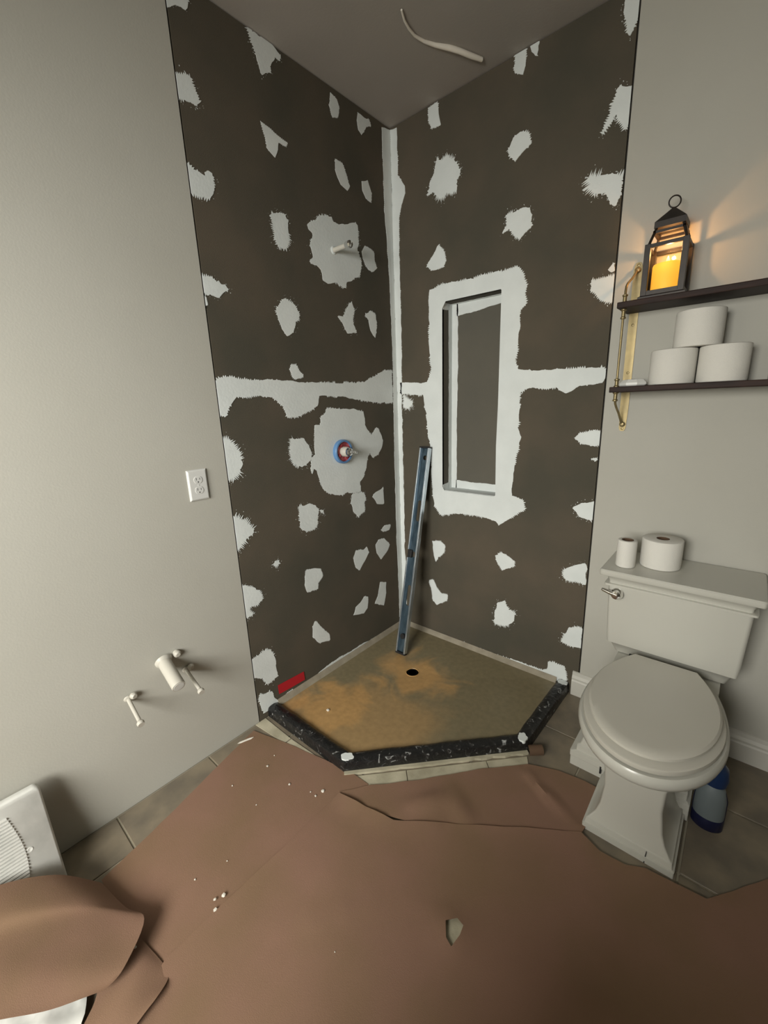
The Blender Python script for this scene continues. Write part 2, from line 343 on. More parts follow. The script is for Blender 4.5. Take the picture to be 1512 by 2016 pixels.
# ------------------------------------------------------------------ outlines measured in metres on each wall / floor
MUD_LEFT = [
    ('patch',1.0,[(-1.101,2.656),(-1.099,2.635),(-1.082,2.646),(-1.063,2.665),(-1.044,2.668),(-1.028,2.665),(-1.017,2.701)]),
    ('patch',1.0,[(-0.795,2.738),(-0.777,2.697),(-0.768,2.656),(-0.75,2.624),(-0.711,2.644),(-0.697,2.684),(-0.681,2.707),(-0.662,2.703),(-0.656,2.721),(-0.677,2.737),(-0.735,2.744)]),
    ('patch',1.0,[(-1.105,2.47),(-1.077,2.479),(-1.04,2.487),(-1.033,2.456),(-1.014,2.426),(-1.031,2.408),(-1.065,2.41),(-1.104,2.405)]),
    ('patch',1.0,[(-1.102,2.23),(-1.085,2.226),(-1.071,2.209),(-1.032,2.21),(-1.02,2.226),(-1.003,2.222),(-1.002,2.181),(-1.022,2.134),(-1.048,2.142),(-1.09,2.139),(-1.103,2.121)]),
    ('patch',0.4,[(-0.777,2.468),(-0.734,2.458),(-0.655,2.443),(-0.663,2.426),(-0.699,2.427),(-0.706,2.402),(-0.722,2.37),(-0.758,2.389),(-0.762,2.425)]),
    ('patch',0.4,[(-0.4,2.717),(-0.365,2.709),(-0.352,2.684),(-0.36,2.644),(-0.396,2.632),(-0.408,2.667)]),
    ('patch',0.5,[(-0.232,2.714),(-0.155,2.712),(-0.144,2.696),(-0.174,2.678),(-0.212,2.634),(-0.233,2.649),(-0.242,2.681)]),
    ('patch',0.5,[(-0.39,2.477),(-0.349,2.478),(-0.331,2.439),(-0.307,2.4),(-0.325,2.377),(-0.367,2.388),(-0.399,2.436)]),
    ('patch',0.4,[(-0.225,2.446),(-0.183,2.462),(-0.156,2.418),(-0.165,2.376),(-0.201,2.38),(-0.222,2.412)]),
    ('patch',1.5,[(-0.766,2.164),(-0.695,2.186),(-0.685,2.165),(-0.682,2.111),(-0.701,2.06),(-0.747,2.056),(-0.763,2.091),(-0.759,2.134)]),
    ('patch',1.0,[(-0.498,2.23),(-0.458,2.239),(-0.436,2.242),(-0.426,2.225),(-0.393,2.224),(-0.358,2.23),(-0.321,2.245),(-0.28,2.257),(-0.268,2.248),(-0.264,2.224),(-0.267,2.182),(-0.276,2.149),(-0.268,2.135),(-0.254,2.095),(-0.26,2.073),(-0.267,2.04),(-0.289,2.02),(-0.332,2.004),(-0.358,1.989),(-0.374,1.963),(-0.395,1.972),(-0.43,1.977),(-0.484,1.962),(-0.512,1.973),(-0.519,2.011),(-0.545,2.027),(-0.577,2.026),(-0.58,2.042),(-0.56,2.053),(-0.559,2.067),(-0.574,2.097),(-0.563,2.123),(-0.557,2.147),(-0.574,2.162),(-0.575,2.175),(-0.542,2.2),(-0.513,2.219)]),
    ('patch',0.6,[(-0.222,2.176),(-0.188,2.171),(-0.157,2.159),(-0.155,2.124),(-0.138,2.091),(-0.172,2.068),(-0.207,2.075),(-0.228,2.093),(-0.243,2.124),(-0.244,2.145)]),
    ('patch',1.0,[(-1.102,1.888),(-1.048,1.884),(-1.03,1.871),(-1.003,1.873),(-0.992,1.854),(-1.034,1.822),(-1.069,1.828),(-1.101,1.829)]),
    ('patch',0.5,[(-1.102,1.829),(-1.082,1.815),(-1.081,1.793),(-1.101,1.778)]),
    ('patch',1.0,[(-0.733,1.866),(-0.681,1.842),(-0.664,1.817),(-0.671,1.786),(-0.688,1.774),(-0.702,1.732),(-0.739,1.715),(-0.764,1.739),(-0.774,1.784),(-0.785,1.812)]),
    ('patch',1.0,[(-0.333,1.912),(-0.319,1.868),(-0.333,1.836),(-0.33,1.806),(-0.309,1.769),(-0.374,1.759),(-0.41,1.805),(-0.43,1.832),(-0.397,1.832),(-0.365,1.87)]),
    ('patch',0.6,[(-0.196,1.88),(-0.164,1.872),(-0.155,1.808),(-0.171,1.758),(-0.208,1.787),(-0.217,1.846),(-0.241,1.859)]),
    ('patch',0.5,[(-0.73,1.6),(-0.703,1.601),(-0.687,1.573),(-0.67,1.556),(-0.714,1.537),(-0.731,1.551),(-0.739,1.579)]),
    ('seam',0.8,[(-1.102,1.518),(-1.074,1.538),(-1.015,1.538),(-0.934,1.532),(-0.804,1.534),(-0.659,1.527),(-0.462,1.525),(-0.283,1.53),(-0.204,1.555),(-0.134,1.587),(-0.041,1.599),(-0.042,1.427),(-0.157,1.429),(-0.264,1.44),(-0.351,1.45),(-0.433,1.463),(-0.522,1.468),(-0.585,1.468),(-0.6,1.426),(-0.653,1.397),(-0.732,1.375),(-0.778,1.38),(-0.798,1.431),(-0.846,1.467),(-0.942,1.471),(-1.003,1.468),(-1.027,1.449),(-1.052,1.424),(-1.066,1.399),(-1.096,1.401),(-1.099,1.444)]),
    ('patch',1.8,[(-1.104,1.315),(-1.062,1.305),(-1.045,1.267),(-1.026,1.238),(-1.02,1.203),(-1.036,1.171),(-1.062,1.147),(-1.096,1.152),(-1.101,1.227)]),
    ('patch',1.5,[(-0.766,1.28),(-0.695,1.278),(-0.673,1.249),(-0.657,1.208),(-0.666,1.174),(-0.719,1.149),(-0.764,1.17),(-0.781,1.226)]),
    ('patch',0.7,[(-0.543,1.406),(-0.5,1.409),(-0.464,1.405),(-0.362,1.403),(-0.332,1.395),(-0.292,1.383),(-0.28,1.351),(-0.285,1.314),(-0.252,1.283),(-0.234,1.253),(-0.208,1.283),(-0.177,1.291),(-0.154,1.253),(-0.14,1.225),(-0.153,1.179),(-0.186,1.149),(-0.227,1.14),(-0.25,1.163),(-0.27,1.152),(-0.283,1.101),(-0.295,1.073),(-0.306,1.044),(-0.339,1.02),(-0.342,0.971),(-0.368,0.965),(-0.44,0.985),(-0.475,0.972),(-0.525,0.983),(-0.565,1.001),(-0.599,1.025),(-0.618,1.067),(-0.635,1.126),(-0.65,1.131),(-0.663,1.11),(-0.666,1.151),(-0.661,1.182),(-0.635,1.199),(-0.635,1.273),(-0.625,1.334),(-0.592,1.338),(-0.581,1.368),(-0.553,1.387)]),
    ('patch',1.0,[(-0.41,0.961),(-0.31,0.962),(-0.307,0.921),(-0.317,0.858),(-0.371,0.829),(-0.401,0.868),(-0.414,0.918)]),
    ('patch',0.5,[(-0.235,0.932),(-0.153,0.956),(-0.152,0.861),(-0.208,0.873),(-0.248,0.918)]),
    ('patch',1.0,[(-0.754,0.969),(-0.702,0.969),(-0.654,0.96),(-0.646,0.928),(-0.656,0.886),(-0.653,0.856),(-0.684,0.838),(-0.729,0.842),(-0.761,0.868),(-0.759,0.924)]),
    ('patch',1.0,[(-0.63,0.925),(-0.606,0.923),(-0.608,0.901),(-0.627,0.906)]),
    ('patch',2,[(-1.101,1.001),(-1.064,0.981),(-1.034,0.955),(-1.009,0.929),(-0.999,0.904),(-1.043,0.887),(-1.066,0.867),(-1.093,0.843),(-1.102,0.871),(-1.102,0.94)]),
    ('patch',0.4,[(-0.192,0.709),(-0.159,0.728),(-0.1,0.718),(-0.115,0.694),(-0.168,0.694)]),
    ('patch',0.5,[(-0.401,0.646),(-0.339,0.632),(-0.314,0.642),(-0.293,0.605),(-0.332,0.565),(-0.382,0.525),(-0.409,0.547),(-0.421,0.61)]),
    ('patch',0.5,[(-0.215,0.654),(-0.163,0.653),(-0.113,0.598),(-0.142,0.561),(-0.196,0.531),(-0.232,0.579),(-0.235,0.633)]),
    ('patch',1.0,[(-0.923,0.737),(-0.895,0.739),(-0.9,0.726),(-0.917,0.721)]),
    ('patch',0.6,[(-0.749,0.647),(-0.695,0.641),(-0.654,0.627),(-0.649,0.578),(-0.68,0.558),(-0.688,0.525),(-0.752,0.533),(-0.766,0.573)]),
    ('patch',0.4,[(-0.211,0.389),(-0.159,0.37),(-0.162,0.305),(-0.187,0.227),(-0.264,0.273),(-0.235,0.314)]),
    ('patch',0.5,[(-0.353,0.35),(-0.323,0.338),(-0.33,0.268),(-0.366,0.25),(-0.447,0.273),(-0.421,0.314),(-0.384,0.326)]),
    ('patch',1.0,[(-1.084,0.69),(-1.03,0.663),(-1.006,0.619),(-1.002,0.59),(-1.033,0.581),(-1.069,0.578),(-1.065,0.559),(-1.056,0.541),(-1.088,0.534),(-1.099,0.567),(-1.101,0.622),(-1.1,0.675)]),
    ('patch',0.5,[(-0.719,0.356),(-0.68,0.301),(-0.635,0.242),(-0.633,0.207),(-0.698,0.223),(-0.741,0.276),(-0.736,0.331)]),
    ('patch',1.0,[(-1.026,0.342),(-0.989,0.323),(-0.974,0.281),(-0.97,0.177),(-1.027,0.17),(-1.049,0.214),(-1.096,0.237),(-1.093,0.329),(-1.042,0.332)]),
    ('patch',1.0,[(-1.075,0.137),(-1.014,0.115),(-0.988,0.059),(-0.96,0.008),(-0.998,0.008),(-1.001,-0.048),(-1.053,-0.005),(-1.076,0.067)]),
    ('seam',0.5,[(-0.044,0.045),(-0.046,-0.009),(-0.45,0.012),(-0.683,0.02),(-0.822,0.015),(-0.916,-0.02),(-0.983,0.032),(-0.925,0.059),(-0.792,0.048),(-0.642,0.069),(-0.455,0.064),(-0.224,0.05)]),
]
MUD_BACK = [
    ('patch',1.0,[(1.035,2.706),(1.039,2.718),(1.093,2.691),(1.089,2.66),(1.079,2.628),(1.063,2.605),(1.052,2.636)]),
    ('patch',0.6,[(0.645,2.751),(0.692,2.748),(0.695,2.689),(0.685,2.66),(0.65,2.683)]),
    ('patch',0.6,[(0.706,2.75),(0.743,2.75),(0.745,2.716),(0.736,2.698),(0.714,2.719)]),
    ('patch',0.6,[(0.228,2.734),(0.282,2.735),(0.287,2.69),(0.298,2.643),(0.248,2.648),(0.234,2.684)]),
    ('patch',2,[(0.276,2.522),(0.3,2.503),(0.338,2.511),(0.38,2.476),(0.403,2.428),(0.381,2.366),(0.343,2.357),(0.295,2.35),(0.256,2.391),(0.22,2.387),(0.236,2.433),(0.266,2.466)]),
    ('patch',0.8,[(0.629,2.428),(0.654,2.462),(0.683,2.472),(0.717,2.454),(0.73,2.416),(0.701,2.403),(0.665,2.372),(0.641,2.405)]),
    ('patch',1.0,[(1.043,2.478),(1.089,2.455),(1.09,2.389),(1.089,2.349),(1.073,2.329),(1.056,2.361),(1.04,2.389),(1.011,2.358),(0.995,2.345),(1.015,2.383),(1.025,2.426)]),
    ('patch',2.2,[(0.953,2.229),(1.054,2.199),(1.089,2.185),(1.085,2.143),(1.066,2.098),(1.044,2.11),(1.029,2.155),(0.986,2.156),(0.965,2.191)]),
    ('patch',1.0,[(0.738,2.19),(0.749,2.159),(0.749,2.12),(0.701,2.084),(0.665,2.103),(0.648,2.134),(0.616,2.125),(0.64,2.149),(0.632,2.191),(0.681,2.194)]),
    ('patch',0.6,[(0.286,2.161),(0.32,2.12),(0.329,2.082),(0.315,2.056),(0.241,2.057),(0.215,2.081),(0.241,2.116)]),
    ('niche',0.9,[(0.23,1.971),(0.31,1.982),(0.432,1.973),(0.554,1.977),(0.69,1.975),(0.721,1.952),(0.739,1.893),(0.733,1.861),(0.739,1.819),(0.713,1.796),(0.713,1.727),(0.709,1.629),(0.699,1.587),(0.717,1.552),(0.78,1.54),(0.925,1.536),(1.07,1.532),(1.091,1.503),(1.075,1.469),(0.985,1.46),(0.932,1.435),(0.895,1.458),(0.784,1.464),(0.729,1.452),(0.728,1.392),(0.729,1.285),(0.743,1.246),(0.726,1.166),(0.713,1.06),(0.709,0.959),(0.77,0.941),(0.78,0.9),(0.714,0.848),(0.644,0.793),(0.629,0.817),(0.508,0.831),(0.385,0.823),(0.297,0.801),(0.246,0.848),(0.236,1.002),(0.232,1.153),(0.21,1.263),(0.196,1.407),(0.18,1.46),(0.1,1.468),(0.026,1.472),(0.024,1.533),(0.101,1.531),(0.208,1.524),(0.236,1.578),(0.227,1.712),(0.223,1.858)]),
    ('patch',2,[(0.046,1.466),(0.082,1.446),(0.11,1.418),(0.074,1.392),(0.045,1.411)]),
    ('patch',0.5,[(1.073,1.91),(1.081,1.908),(1.082,1.879),(1.07,1.876),(1.057,1.887)]),
    ('patch',1.0,[(0.999,1.864),(1.042,1.861),(1.085,1.864),(1.09,1.764),(1.054,1.782),(1.028,1.801),(0.999,1.825)]),
    ('patch',0.7,[(0.98,1.247),(1.006,1.269),(1.059,1.282),(1.089,1.277),(1.09,1.222),(1.064,1.214),(1.01,1.223)]),
    ('patch',0.5,[(1.052,1.16),(1.082,1.165),(1.076,1.152)]),
    ('patch',1.0,[(0.999,0.937),(1.03,0.961),(1.087,0.977),(1.089,0.896),(1.077,0.89),(1.027,0.902)]),
    ('patch',0.8,[(0.234,0.636),(0.296,0.643),(0.322,0.621),(0.317,0.583),(0.281,0.548),(0.259,0.51),(0.244,0.549)]),
    ('patch',0.7,[(0.63,0.631),(0.667,0.652),(0.709,0.64),(0.738,0.622),(0.739,0.596),(0.675,0.557),(0.648,0.585)]),
    ('patch',0.6,[(0.209,0.377),(0.237,0.394),(0.264,0.352),(0.296,0.322),(0.338,0.324),(0.338,0.285),(0.263,0.235),(0.236,0.255),(0.225,0.322)]),
    ('patch',1.4,[(0.656,0.361),(0.694,0.39),(0.721,0.346),(0.759,0.332),(0.748,0.293),(0.708,0.244),(0.638,0.238),(0.64,0.303)]),
    ('patch',1.0,[(0.975,0.637),(1.018,0.662),(1.07,0.682),(1.078,0.661),(1.078,0.583),(1.037,0.588),(0.993,0.588),(0.977,0.614)]),
    ('patch',1.0,[(1.023,0.348),(1.081,0.361),(1.085,0.256),(1.048,0.251),(0.99,0.259),(1.002,0.304)]),
    ('seam',0.8,[(0.074,0.051),(0.205,0.045),(0.338,0.038),(0.463,0.054),(0.597,0.046),(0.775,0.061),(0.906,0.061),(0.934,0.079),(0.936,0.124),(0.969,0.132),(1.018,0.129),(1.033,0.055),(0.961,0.016),(0.894,-0.002),(0.755,-0.013),(0.541,-0.016),(0.298,-0.033),(0.072,-0.023)]),
]
CORNER_LEFT = [(-0.065, 2.721), (-0.062, 2.373), (-0.05, 2.223), (-0.039, 2.034), (-0.037, 1.905), (-0.031, 1.679), (-0.037, 1.375), (-0.041, 1.088), (-0.044, 0.812), (-0.044, 0.606), (-0.037, 0.317), (-0.038, 0.057)]
CORNER_BACK = [(0.043, 2.728), (0.045, 2.531), (0.085, 2.47), (0.088, 2.438), (0.06, 2.391), (0.045, 2.339), (0.04, 2.18), (0.041, 2.033), (0.042, 1.734), (0.033, 1.466), (0.031, 1.183), (0.031, 0.807), (0.027, 0.553), (0.039, 0.414), (0.024, 0.026)]
SHEET_A = [(0.032, -1.142), (0.196, -1.094), (0.409, -1.047), (0.534, -1.023), (0.627, -1.019), (0.632, -1.094), (0.607, -1.153), (0.597, -1.389), (0.587, -1.596), (0.595, -1.737), (0.547, -1.776), (0.396, -1.8), (0.205, -1.796), (0.167, -1.631), (0.108, -1.419)]
SHEET_C = [(0.565, -1.114), (0.636, -1.02), (0.763, -0.892), (0.921, -0.701), (1.066, -0.554), (1.169, -0.508), (1.259, -0.494), (1.323, -0.497), (1.321, -0.625), (1.31, -0.714), (1.127, -0.873), (0.934, -1.008), (0.653, -1.116)]
SHEET_B = [(0.571, -1.119), (0.689, -1.1), (0.797, -1.073), (0.976, -0.947), (1.198, -0.79), (1.309, -0.71), (1.373, -0.736), (1.445, -0.732), (1.494, -0.705), (1.571, -0.696), (1.643, -0.688), (1.697, -0.619), (1.778, -0.509), (1.917, -0.455), (1.94, -0.743), (1.761, -1.155), (1.395, -1.641), (0.928, -1.922), (0.646, -1.922), (0.568, -1.746), (0.569, -1.569), (0.577, -1.374)]
HOLE = [(1.098, -1.21), (1.119, -1.183), (1.141, -1.187), (1.145, -1.213), (1.14, -1.248), (1.119, -1.241)]
CURL_TOP = [[(0.12, -2.112, 0.175), (0.131, -1.998, 0.148), (0.172, -1.888, 0.1), (0.239, -1.801, 0.03)], [(0.205, -2.12, 0.16), (0.216, -2.011, 0.138), (0.295, -1.869, 0.09), (0.382, -1.778, 0.045)], [(0.232, -2.128, 0.13), (0.261, -2.022, 0.116), (0.354, -1.861, 0.082), (0.463, -1.756, 0.055)], [(0.312, -2.132, 0.13), (0.378, -2.036, 0.12), (0.468, -1.91, 0.09), (0.532, -1.83, 0.05)], [(0.386, -2.138, 0.12), (0.459, -2.048, 0.11), (0.503, -1.971, 0.078), (0.53, -1.877, 0.035)]]
CURL_LOW = [[(0.425, -1.857, 0.01), (0.459, -1.791, 0.012), (0.471, -1.774, 0.012)], [(0.511, -1.892, 0.014), (0.53, -1.804, 0.02), (0.574, -1.757, 0.008)], [(0.554, -1.935, 0.014), (0.588, -1.847, 0.024), (0.611, -1.759, 0.01)], [(0.602, -1.966, 0.014), (0.643, -1.887, 0.022), (0.643, -1.798, 0.03)], [(0.637, -2.01, 0.014), (0.668, -1.934, 0.022), (0.646, -1.854, 0.02)]]
PLASTIC = [(0.355, -2.109), (0.362, -2.065), (0.401, -2.004), (0.495, -1.908), (0.529, -1.921), (0.572, -1.95), (0.575, -2.034), (0.471, -2.12)]
FLECKS = [((0.057, -1.201), 0), ((0.25, -1.217), 1), ((0.39, -1.213), 1), ((0.513, -1.15), 1.4), ((0.508, -1.181), 0.8), ((0.539, -1.595), 1), ((0.549, -1.573), 1.2), ((0.566, -1.608), 1.2), ((0.221, -1.357), 0.6), ((0.437, -1.607), 0.6), ((0.365, -1.343), 0.5), ((0.227, -1.167), 0.5), ((0.464, -1.514), 0.5), ((0.908, -1.453), 0.4), ((0.482, -1.793), 0.9), ((0.48, -1.182), 0.6)]

# ------------------------------------------------------------------ room shell
H = 2.743; XR = 2.6; YF = -4.2; SW = 1.093
wl = obj('wall_left', (lambda b: (box(-0.12, 0, YF, -SW, 0, H, bm=b), box(-0.12, -0.014, -SW, 0.12, 0, H, bm=b), b)[2])(bmesh.new()), PAINT)
tag(wl, kind='structure')
NX0, NX1, NZ0, NZ1, ND = 0.305, 0.621, 0.945, 1.902, 0.092
b = bmesh.new()
box(1.089, XR+0.12, 0, 0.12, 0, H, bm=b)
box(-0.12, NX0-0.012, 0.014, 0.12, 0, H, bm=b); box(NX1+0.012, 1.089, 0.014, 0.12, 0, H, bm=b)
box(NX0-0.012, NX1+0.012, 0.014, 0.12, 0, NZ0-0.012, bm=b); box(NX0-0.012, NX1+0.012, 0.014, 0.12, NZ1+0.012, H, bm=b)
box(NX0-0.012, NX1+0.012, ND+0.012, 0.12, NZ0-0.012, NZ1+0.012, bm=b)
wb = tag(obj('wall_back', b, PAINT), kind='structure')
tag(obj('wall_right', box(XR, XR+0.12, YF, 0, 0, H), PAINT), kind='structure')
b = bmesh.new()
WX0, WX1, WZ0, WZ1 = 0.50, 2.50, 1.18, 2.52
box(-0.12, WX0, YF-0.12, YF, 0, H, bm=b); box(WX1, XR+0.12, YF-0.12, YF, 0, H, bm=b)
box(WX0, WX1, YF-0.12, YF, 0, WZ0, bm=b); box(WX0, WX1, YF-0.12, YF, WZ1, H, bm=b)
tag(obj('wall_front', b, PAINT), kind='structure')
win = tag(obj('window_1', (lambda b: (box(WX0, WX1, YF-0.08, YF-0.03, WZ0, WZ0+0.05, bm=b), box(WX0, WX1, YF-0.08, YF-0.03, WZ1-0.05, WZ1, bm=b),
    box(WX0, WX0+0.05, YF-0.08, YF-0.03, WZ0+0.05, WZ1-0.05, bm=b), box(WX1-0.05, WX1, YF-0.08, YF-0.03, WZ0+0.05, WZ1-0.05, bm=b), b)[4])(bmesh.new()), TRIMW), kind='structure')
obj('pane', box(WX0+0.05, WX1-0.05, YF-0.058, YF-0.054, WZ0+0.05, WZ1-0.05), GLASS, win)
# unseen partition with header, added to dim the right and upper walls
b = bmesh.new()
box(1.60, XR, -3.10, -2.98, 0, H, bm=b); box(0, 1.60, -3.10, -2.98, 2.07, H, bm=b)
tag(obj('shade_half_wall', box(1.16, XR, -2.20, -2.10, 0, 0.85, 0.004), PAINT), kind='structure')  # unseen low wall, added to keep window light off the right-hand floor
tag(obj('shade_partition', b, PAINT), kind='structure')
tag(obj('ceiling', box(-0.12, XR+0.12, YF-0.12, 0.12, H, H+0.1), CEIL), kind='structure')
fl = tag(obj('floor', box(-0.12, XR+0.12, YF-0.12, 0.12, -0.12, -0.004), GROUT), kind='structure')
# floor tiles: 13 inch stone on a real grid, grout recessed
PT = 0.3475; ty = [-0.300-PT*k for k in range(-1, 12)]; tx = [1.225+PT*k for k in range(-4, 5)]
for i in range(len(tx)):
    for j in range(len(ty)):
        x0, x1 = max(tx[i], 0.002), min(tx[i]+PT, XR); y1, y0 = min(ty[j], -0.002), max(ty[j]-PT, YF)
        if x1-x0 < 0.02 or y1-y0 < 0.02: continue
        if (x1 < 0.9 and y0 > -0.9) : continue
        g = 0.003
        obj('tile', box(x0+g, x1-g, y0+g, y1-g, -0.012, 0, 0.0015, seg=1), TILE, fl)
# pale dusty border tiles hugging the curb
def quad_tile(q, z1=0.003):
    obj('tile', prism(q, 0.0004, z1), CREAM, fl)
quad_tile([(0.004, -1.115), (0.004, -1.062), (0.20, -1.064), (0.20, -1.098)])
quad_tile([(0.206, -1.099), (0.206, -1.064), (0.36, -1.056), (0.36, -1.095)])
quad_tile([(0.366, -1.095), (0.366, -1.056), (0.515, -1.052), (0.56, -1.075)])
quad_tile([(0.530, -1.055), (0.700, -0.878), (0.760, -0.940), (0.590, -1.095)])
quad_tile([(0.7025, -0.8755), (0.925, -0.640), (0.985, -0.700), (0.7625, -0.9375)])
quad_tile([(0.9275, -0.6375), (1.045, -0.515), (1.085, -0.590), (0.9875, -0.6975)])
quad_tile([(1.075, -1.265), (1.165, -1.265), (1.165, -1.165), (1.075, -1.165)], 0.009)
# baseboard
def baseboard(name, x0, x1):
    prof = [(0, 0), (-0.015, 0), (-0.015, 0.075), (-0.012, 0.082), (-0.013, 0.092), (-0.008, 0.105), (-0.006, 0.122), (0, 0.124)]
    r = [[(x, y-0.0005, z) for y, z in prof] for x in (x0, x1)]
    return tag(obj(name, loft(r), TRIMW), kind='structure')
baseboard('baseboard_back', 1.058, XR)

# cement backer boards: lower and upper sheet on each wall, a gap at the drywall
def board(par, place, u0, u1, z0, z1, hole=None):
    hl = [hole] if hole else []
    obj('backer_board', prism([(u0, z0), (u1, z0), (u1, z1), (u0, z1)], -0.013, 0, hl, place), BOARD, par)
PLc = lambda u, v, w_: (w_, u, v)
PBc = lambda u, v, w_: (u, -w_, v)
SEAM = 1.50
board(wl, PLc, -SW+0.006, -0.001, 0.0, SEAM-0.001); board(wl, PLc, -SW+0.006, -0.001, SEAM+0.001, H-0.004)
# back wall boards wrap round the niche
obj('backer_board', prism([(0.001, 0), (1.083, 0), (1.083, SEAM-0.001), (NX1, SEAM-0.001), (NX1, NZ0), (NX0, NZ0), (NX0, SEAM-0.001), (0.001, SEAM-0.001)], -0.013, 0, (), PBc), BOARD, wb)
obj('backer_board', prism([(0.001, SEAM+0.001), (NX0, SEAM+0.001), (NX0, NZ1), (NX1, NZ1), (NX1, SEAM+0.001), (1.083, SEAM+0.001), (1.083, H-0.004), (0.001, H-0.004)], -0.013, 0, (), PBc), BOARD, wb)
obj('gap_shade_strip', box(1.0832, 1.0888, 0.0136, 0.0139, 0, H), GAPSH, wb)  # near-black strips behind the board gaps, their shadow line put into the colour
obj('gap_shade_strip', box(-0.0139, -0.0136, -1.0928, -1.0872, 0, H), GAPSH, wl)
# niche lining: five boards
T = 0.012
obj('niche_panel', box(NX0-T, NX1+T, ND, ND+T, NZ0-T, NZ1+T), NICHEB, wb)
obj('niche_panel', box(NX0-T, NX0, 0.0005, ND, NZ0, NZ1), NICHEB, wb)
obj('niche_panel', box(NX1, NX1+T, 0.0005, ND, NZ0, NZ1), NICHEB, wb)
obj('niche_panel', box(NX0-T, NX1+T, 0.0005, ND, NZ1, NZ1+T), NICHEB, wb)
obj('niche_panel', box(NX0-T, NX1+T, 0.0005, ND, NZ0-T, NZ0), NICHEB, wb)
# thinset in the niche corners
def strip(poly, place, par=wb, rag=0.25, name='niche_mud', step=0.006):
    obj(name, prism(ragged(poly, rag, step), -0.0002, 0.0018, (), place), MUD, par)
bk = lambda u, v, w_: (u, ND-w_, v)
sd = lambda u, v, w_: (NX0+w_, u, v)
tp_ = lambda u, v, w_: (u, v, NZ1-w_)
bt = lambda u, v, w_: (u, v, NZ0+w_)
strip([(NX0, NZ0), (NX0+0.036, NZ0), (NX0+0.033, 1.3), (NX0+0.038, 1.6), (NX0+0.036, NZ1), (NX0, NZ1)], bk)
strip([(NX0+0.03, NZ1-0.058), (0.45, NZ1-0.050), (NX1-0.002, NZ1-0.032), (NX1-0.002, NZ1), (NX0+0.03, NZ1)], bk)
strip([(NX0+0.03, NZ0), (NX1-0.002, NZ0), (NX1-0.002, NZ0+0.045), (0.45, NZ0+0.040), (NX0+0.03, NZ0+0.048)], bk)
strip([(0.062, NZ0), (ND, NZ0), (ND, NZ1), (0.058, NZ1), (0.064, 1.5)], sd)
strip([(0.004, NZ1-0.035), (0.06, NZ1-0.030), (0.06, NZ1), (0.004, NZ1)], sd)
strip([(0.003, NZ0), (0.062, NZ0), (0.062, NZ0+0.035), (0.003, NZ0+0.03)], sd)
strip([(NX0, 0.003), (NX1, 0.003), (NX1, ND), (NX0, ND)], bt)
strip([(NX0, 0.078), (NX1, 0.075), (NX1, ND), (NX0, ND)], tp_)

# thinset patches over the screws, bands over the seams
def fleck(bm, place, c, r):
    k = random.randint(3, 5); a0 = random.random()*6
    vs = [bm.verts.new(place(c[0]+r*random.uniform(.4, 1)*math.cos(a0+2*PI*i/k), c[1]+r*random.uniform(.4, 1.3)*math.sin(a0+2*PI*i/k), 0.0012)) for i in range(k)]
    bm.faces.new(vs)
def mud(kind, rag, pts, place, par, lim):
    name = {'patch': 'mud_patch', 'seam': 'seam_band', 'niche': 'niche_surround', 'corner': 'corner_band'}[kind]
    out = ragged(pts, rag, 0.0035 if kind == 'patch' else 0.0045, lim)
    holes = ()
    if kind == 'niche':
        hr = [(NX0+0.012, NZ0), (NX1-0.006, NZ0), (NX1, NZ0+0.006), (NX1-0.004, 1.2), (NX1+0.0, 1.4), (NX1, NZ1-0.004), (NX1-0.004, NZ1), (NX0+0.02, NZ1), (NX0, NZ1-0.03), (NX0, NZ0+0.02)]
        holes = (hr[::-1],)
    bm = prism(out, -0.0002, 0.0017, holes, place)
    if rag > 0.9 and kind == 'patch':
        c = Vector((sum(p[0] for p in out)/len(out), sum(p[1] for p in out)/len(out)))
        for _ in range(int(26*rag)):
            p = Vector(random.choice(out)); d = (p-c).normalized()*random.uniform(0.002, 0.016)
            q = p+d
            if lim[0] < q.x < lim[1] and lim[2] < q.y < lim[3]: fleck(bm, place, q, random.uniform(0.0008, 0.0026))
    o = obj(name, bm, MUD, par)
    # keep normals facing into the room
LIML = (-SW+0.004, -0.001, 0.03, H-0.003); LIMB = (0.001, 1.0835, 0.02, H-0.003)
for k, r, p in MUD_LEFT: mud(k, r, p, PLc, wl, LIML)
for k, r, p in MUD_BACK: mud(k, r, p, PBc, wb, LIMB)
mud('corner', 0.35, CORNER_LEFT+[(-0.0012, 0.05), (-0.0012, 2.735)], PLc, wl, LIML)
mud('corner', 0.45, CORNER_BACK+[(0.0012, 0.03), (0.0012, 2.735)], PBc, wb, LIMB)

# ------------------------------------------------------------------ shower pan and curb
pan = thing('shower_pan', 'neo-angle shower pan of tan mortar with rusty stains, black curb and round drain', 'shower pan', (0.35, -0.37, 0.0))
out_pts = [(0.002, -1.043), (0.515, -1.040), (1.035, -0.490), (1.048, -0.002)]
inn_pts = [(0.002, -0.985), (0.490, -0.982), (0.978, -0.466), (0.988, -0.002)]
poly = [(0.002, -0.002)]+inn_pts[:2]+inn_pts[2:]
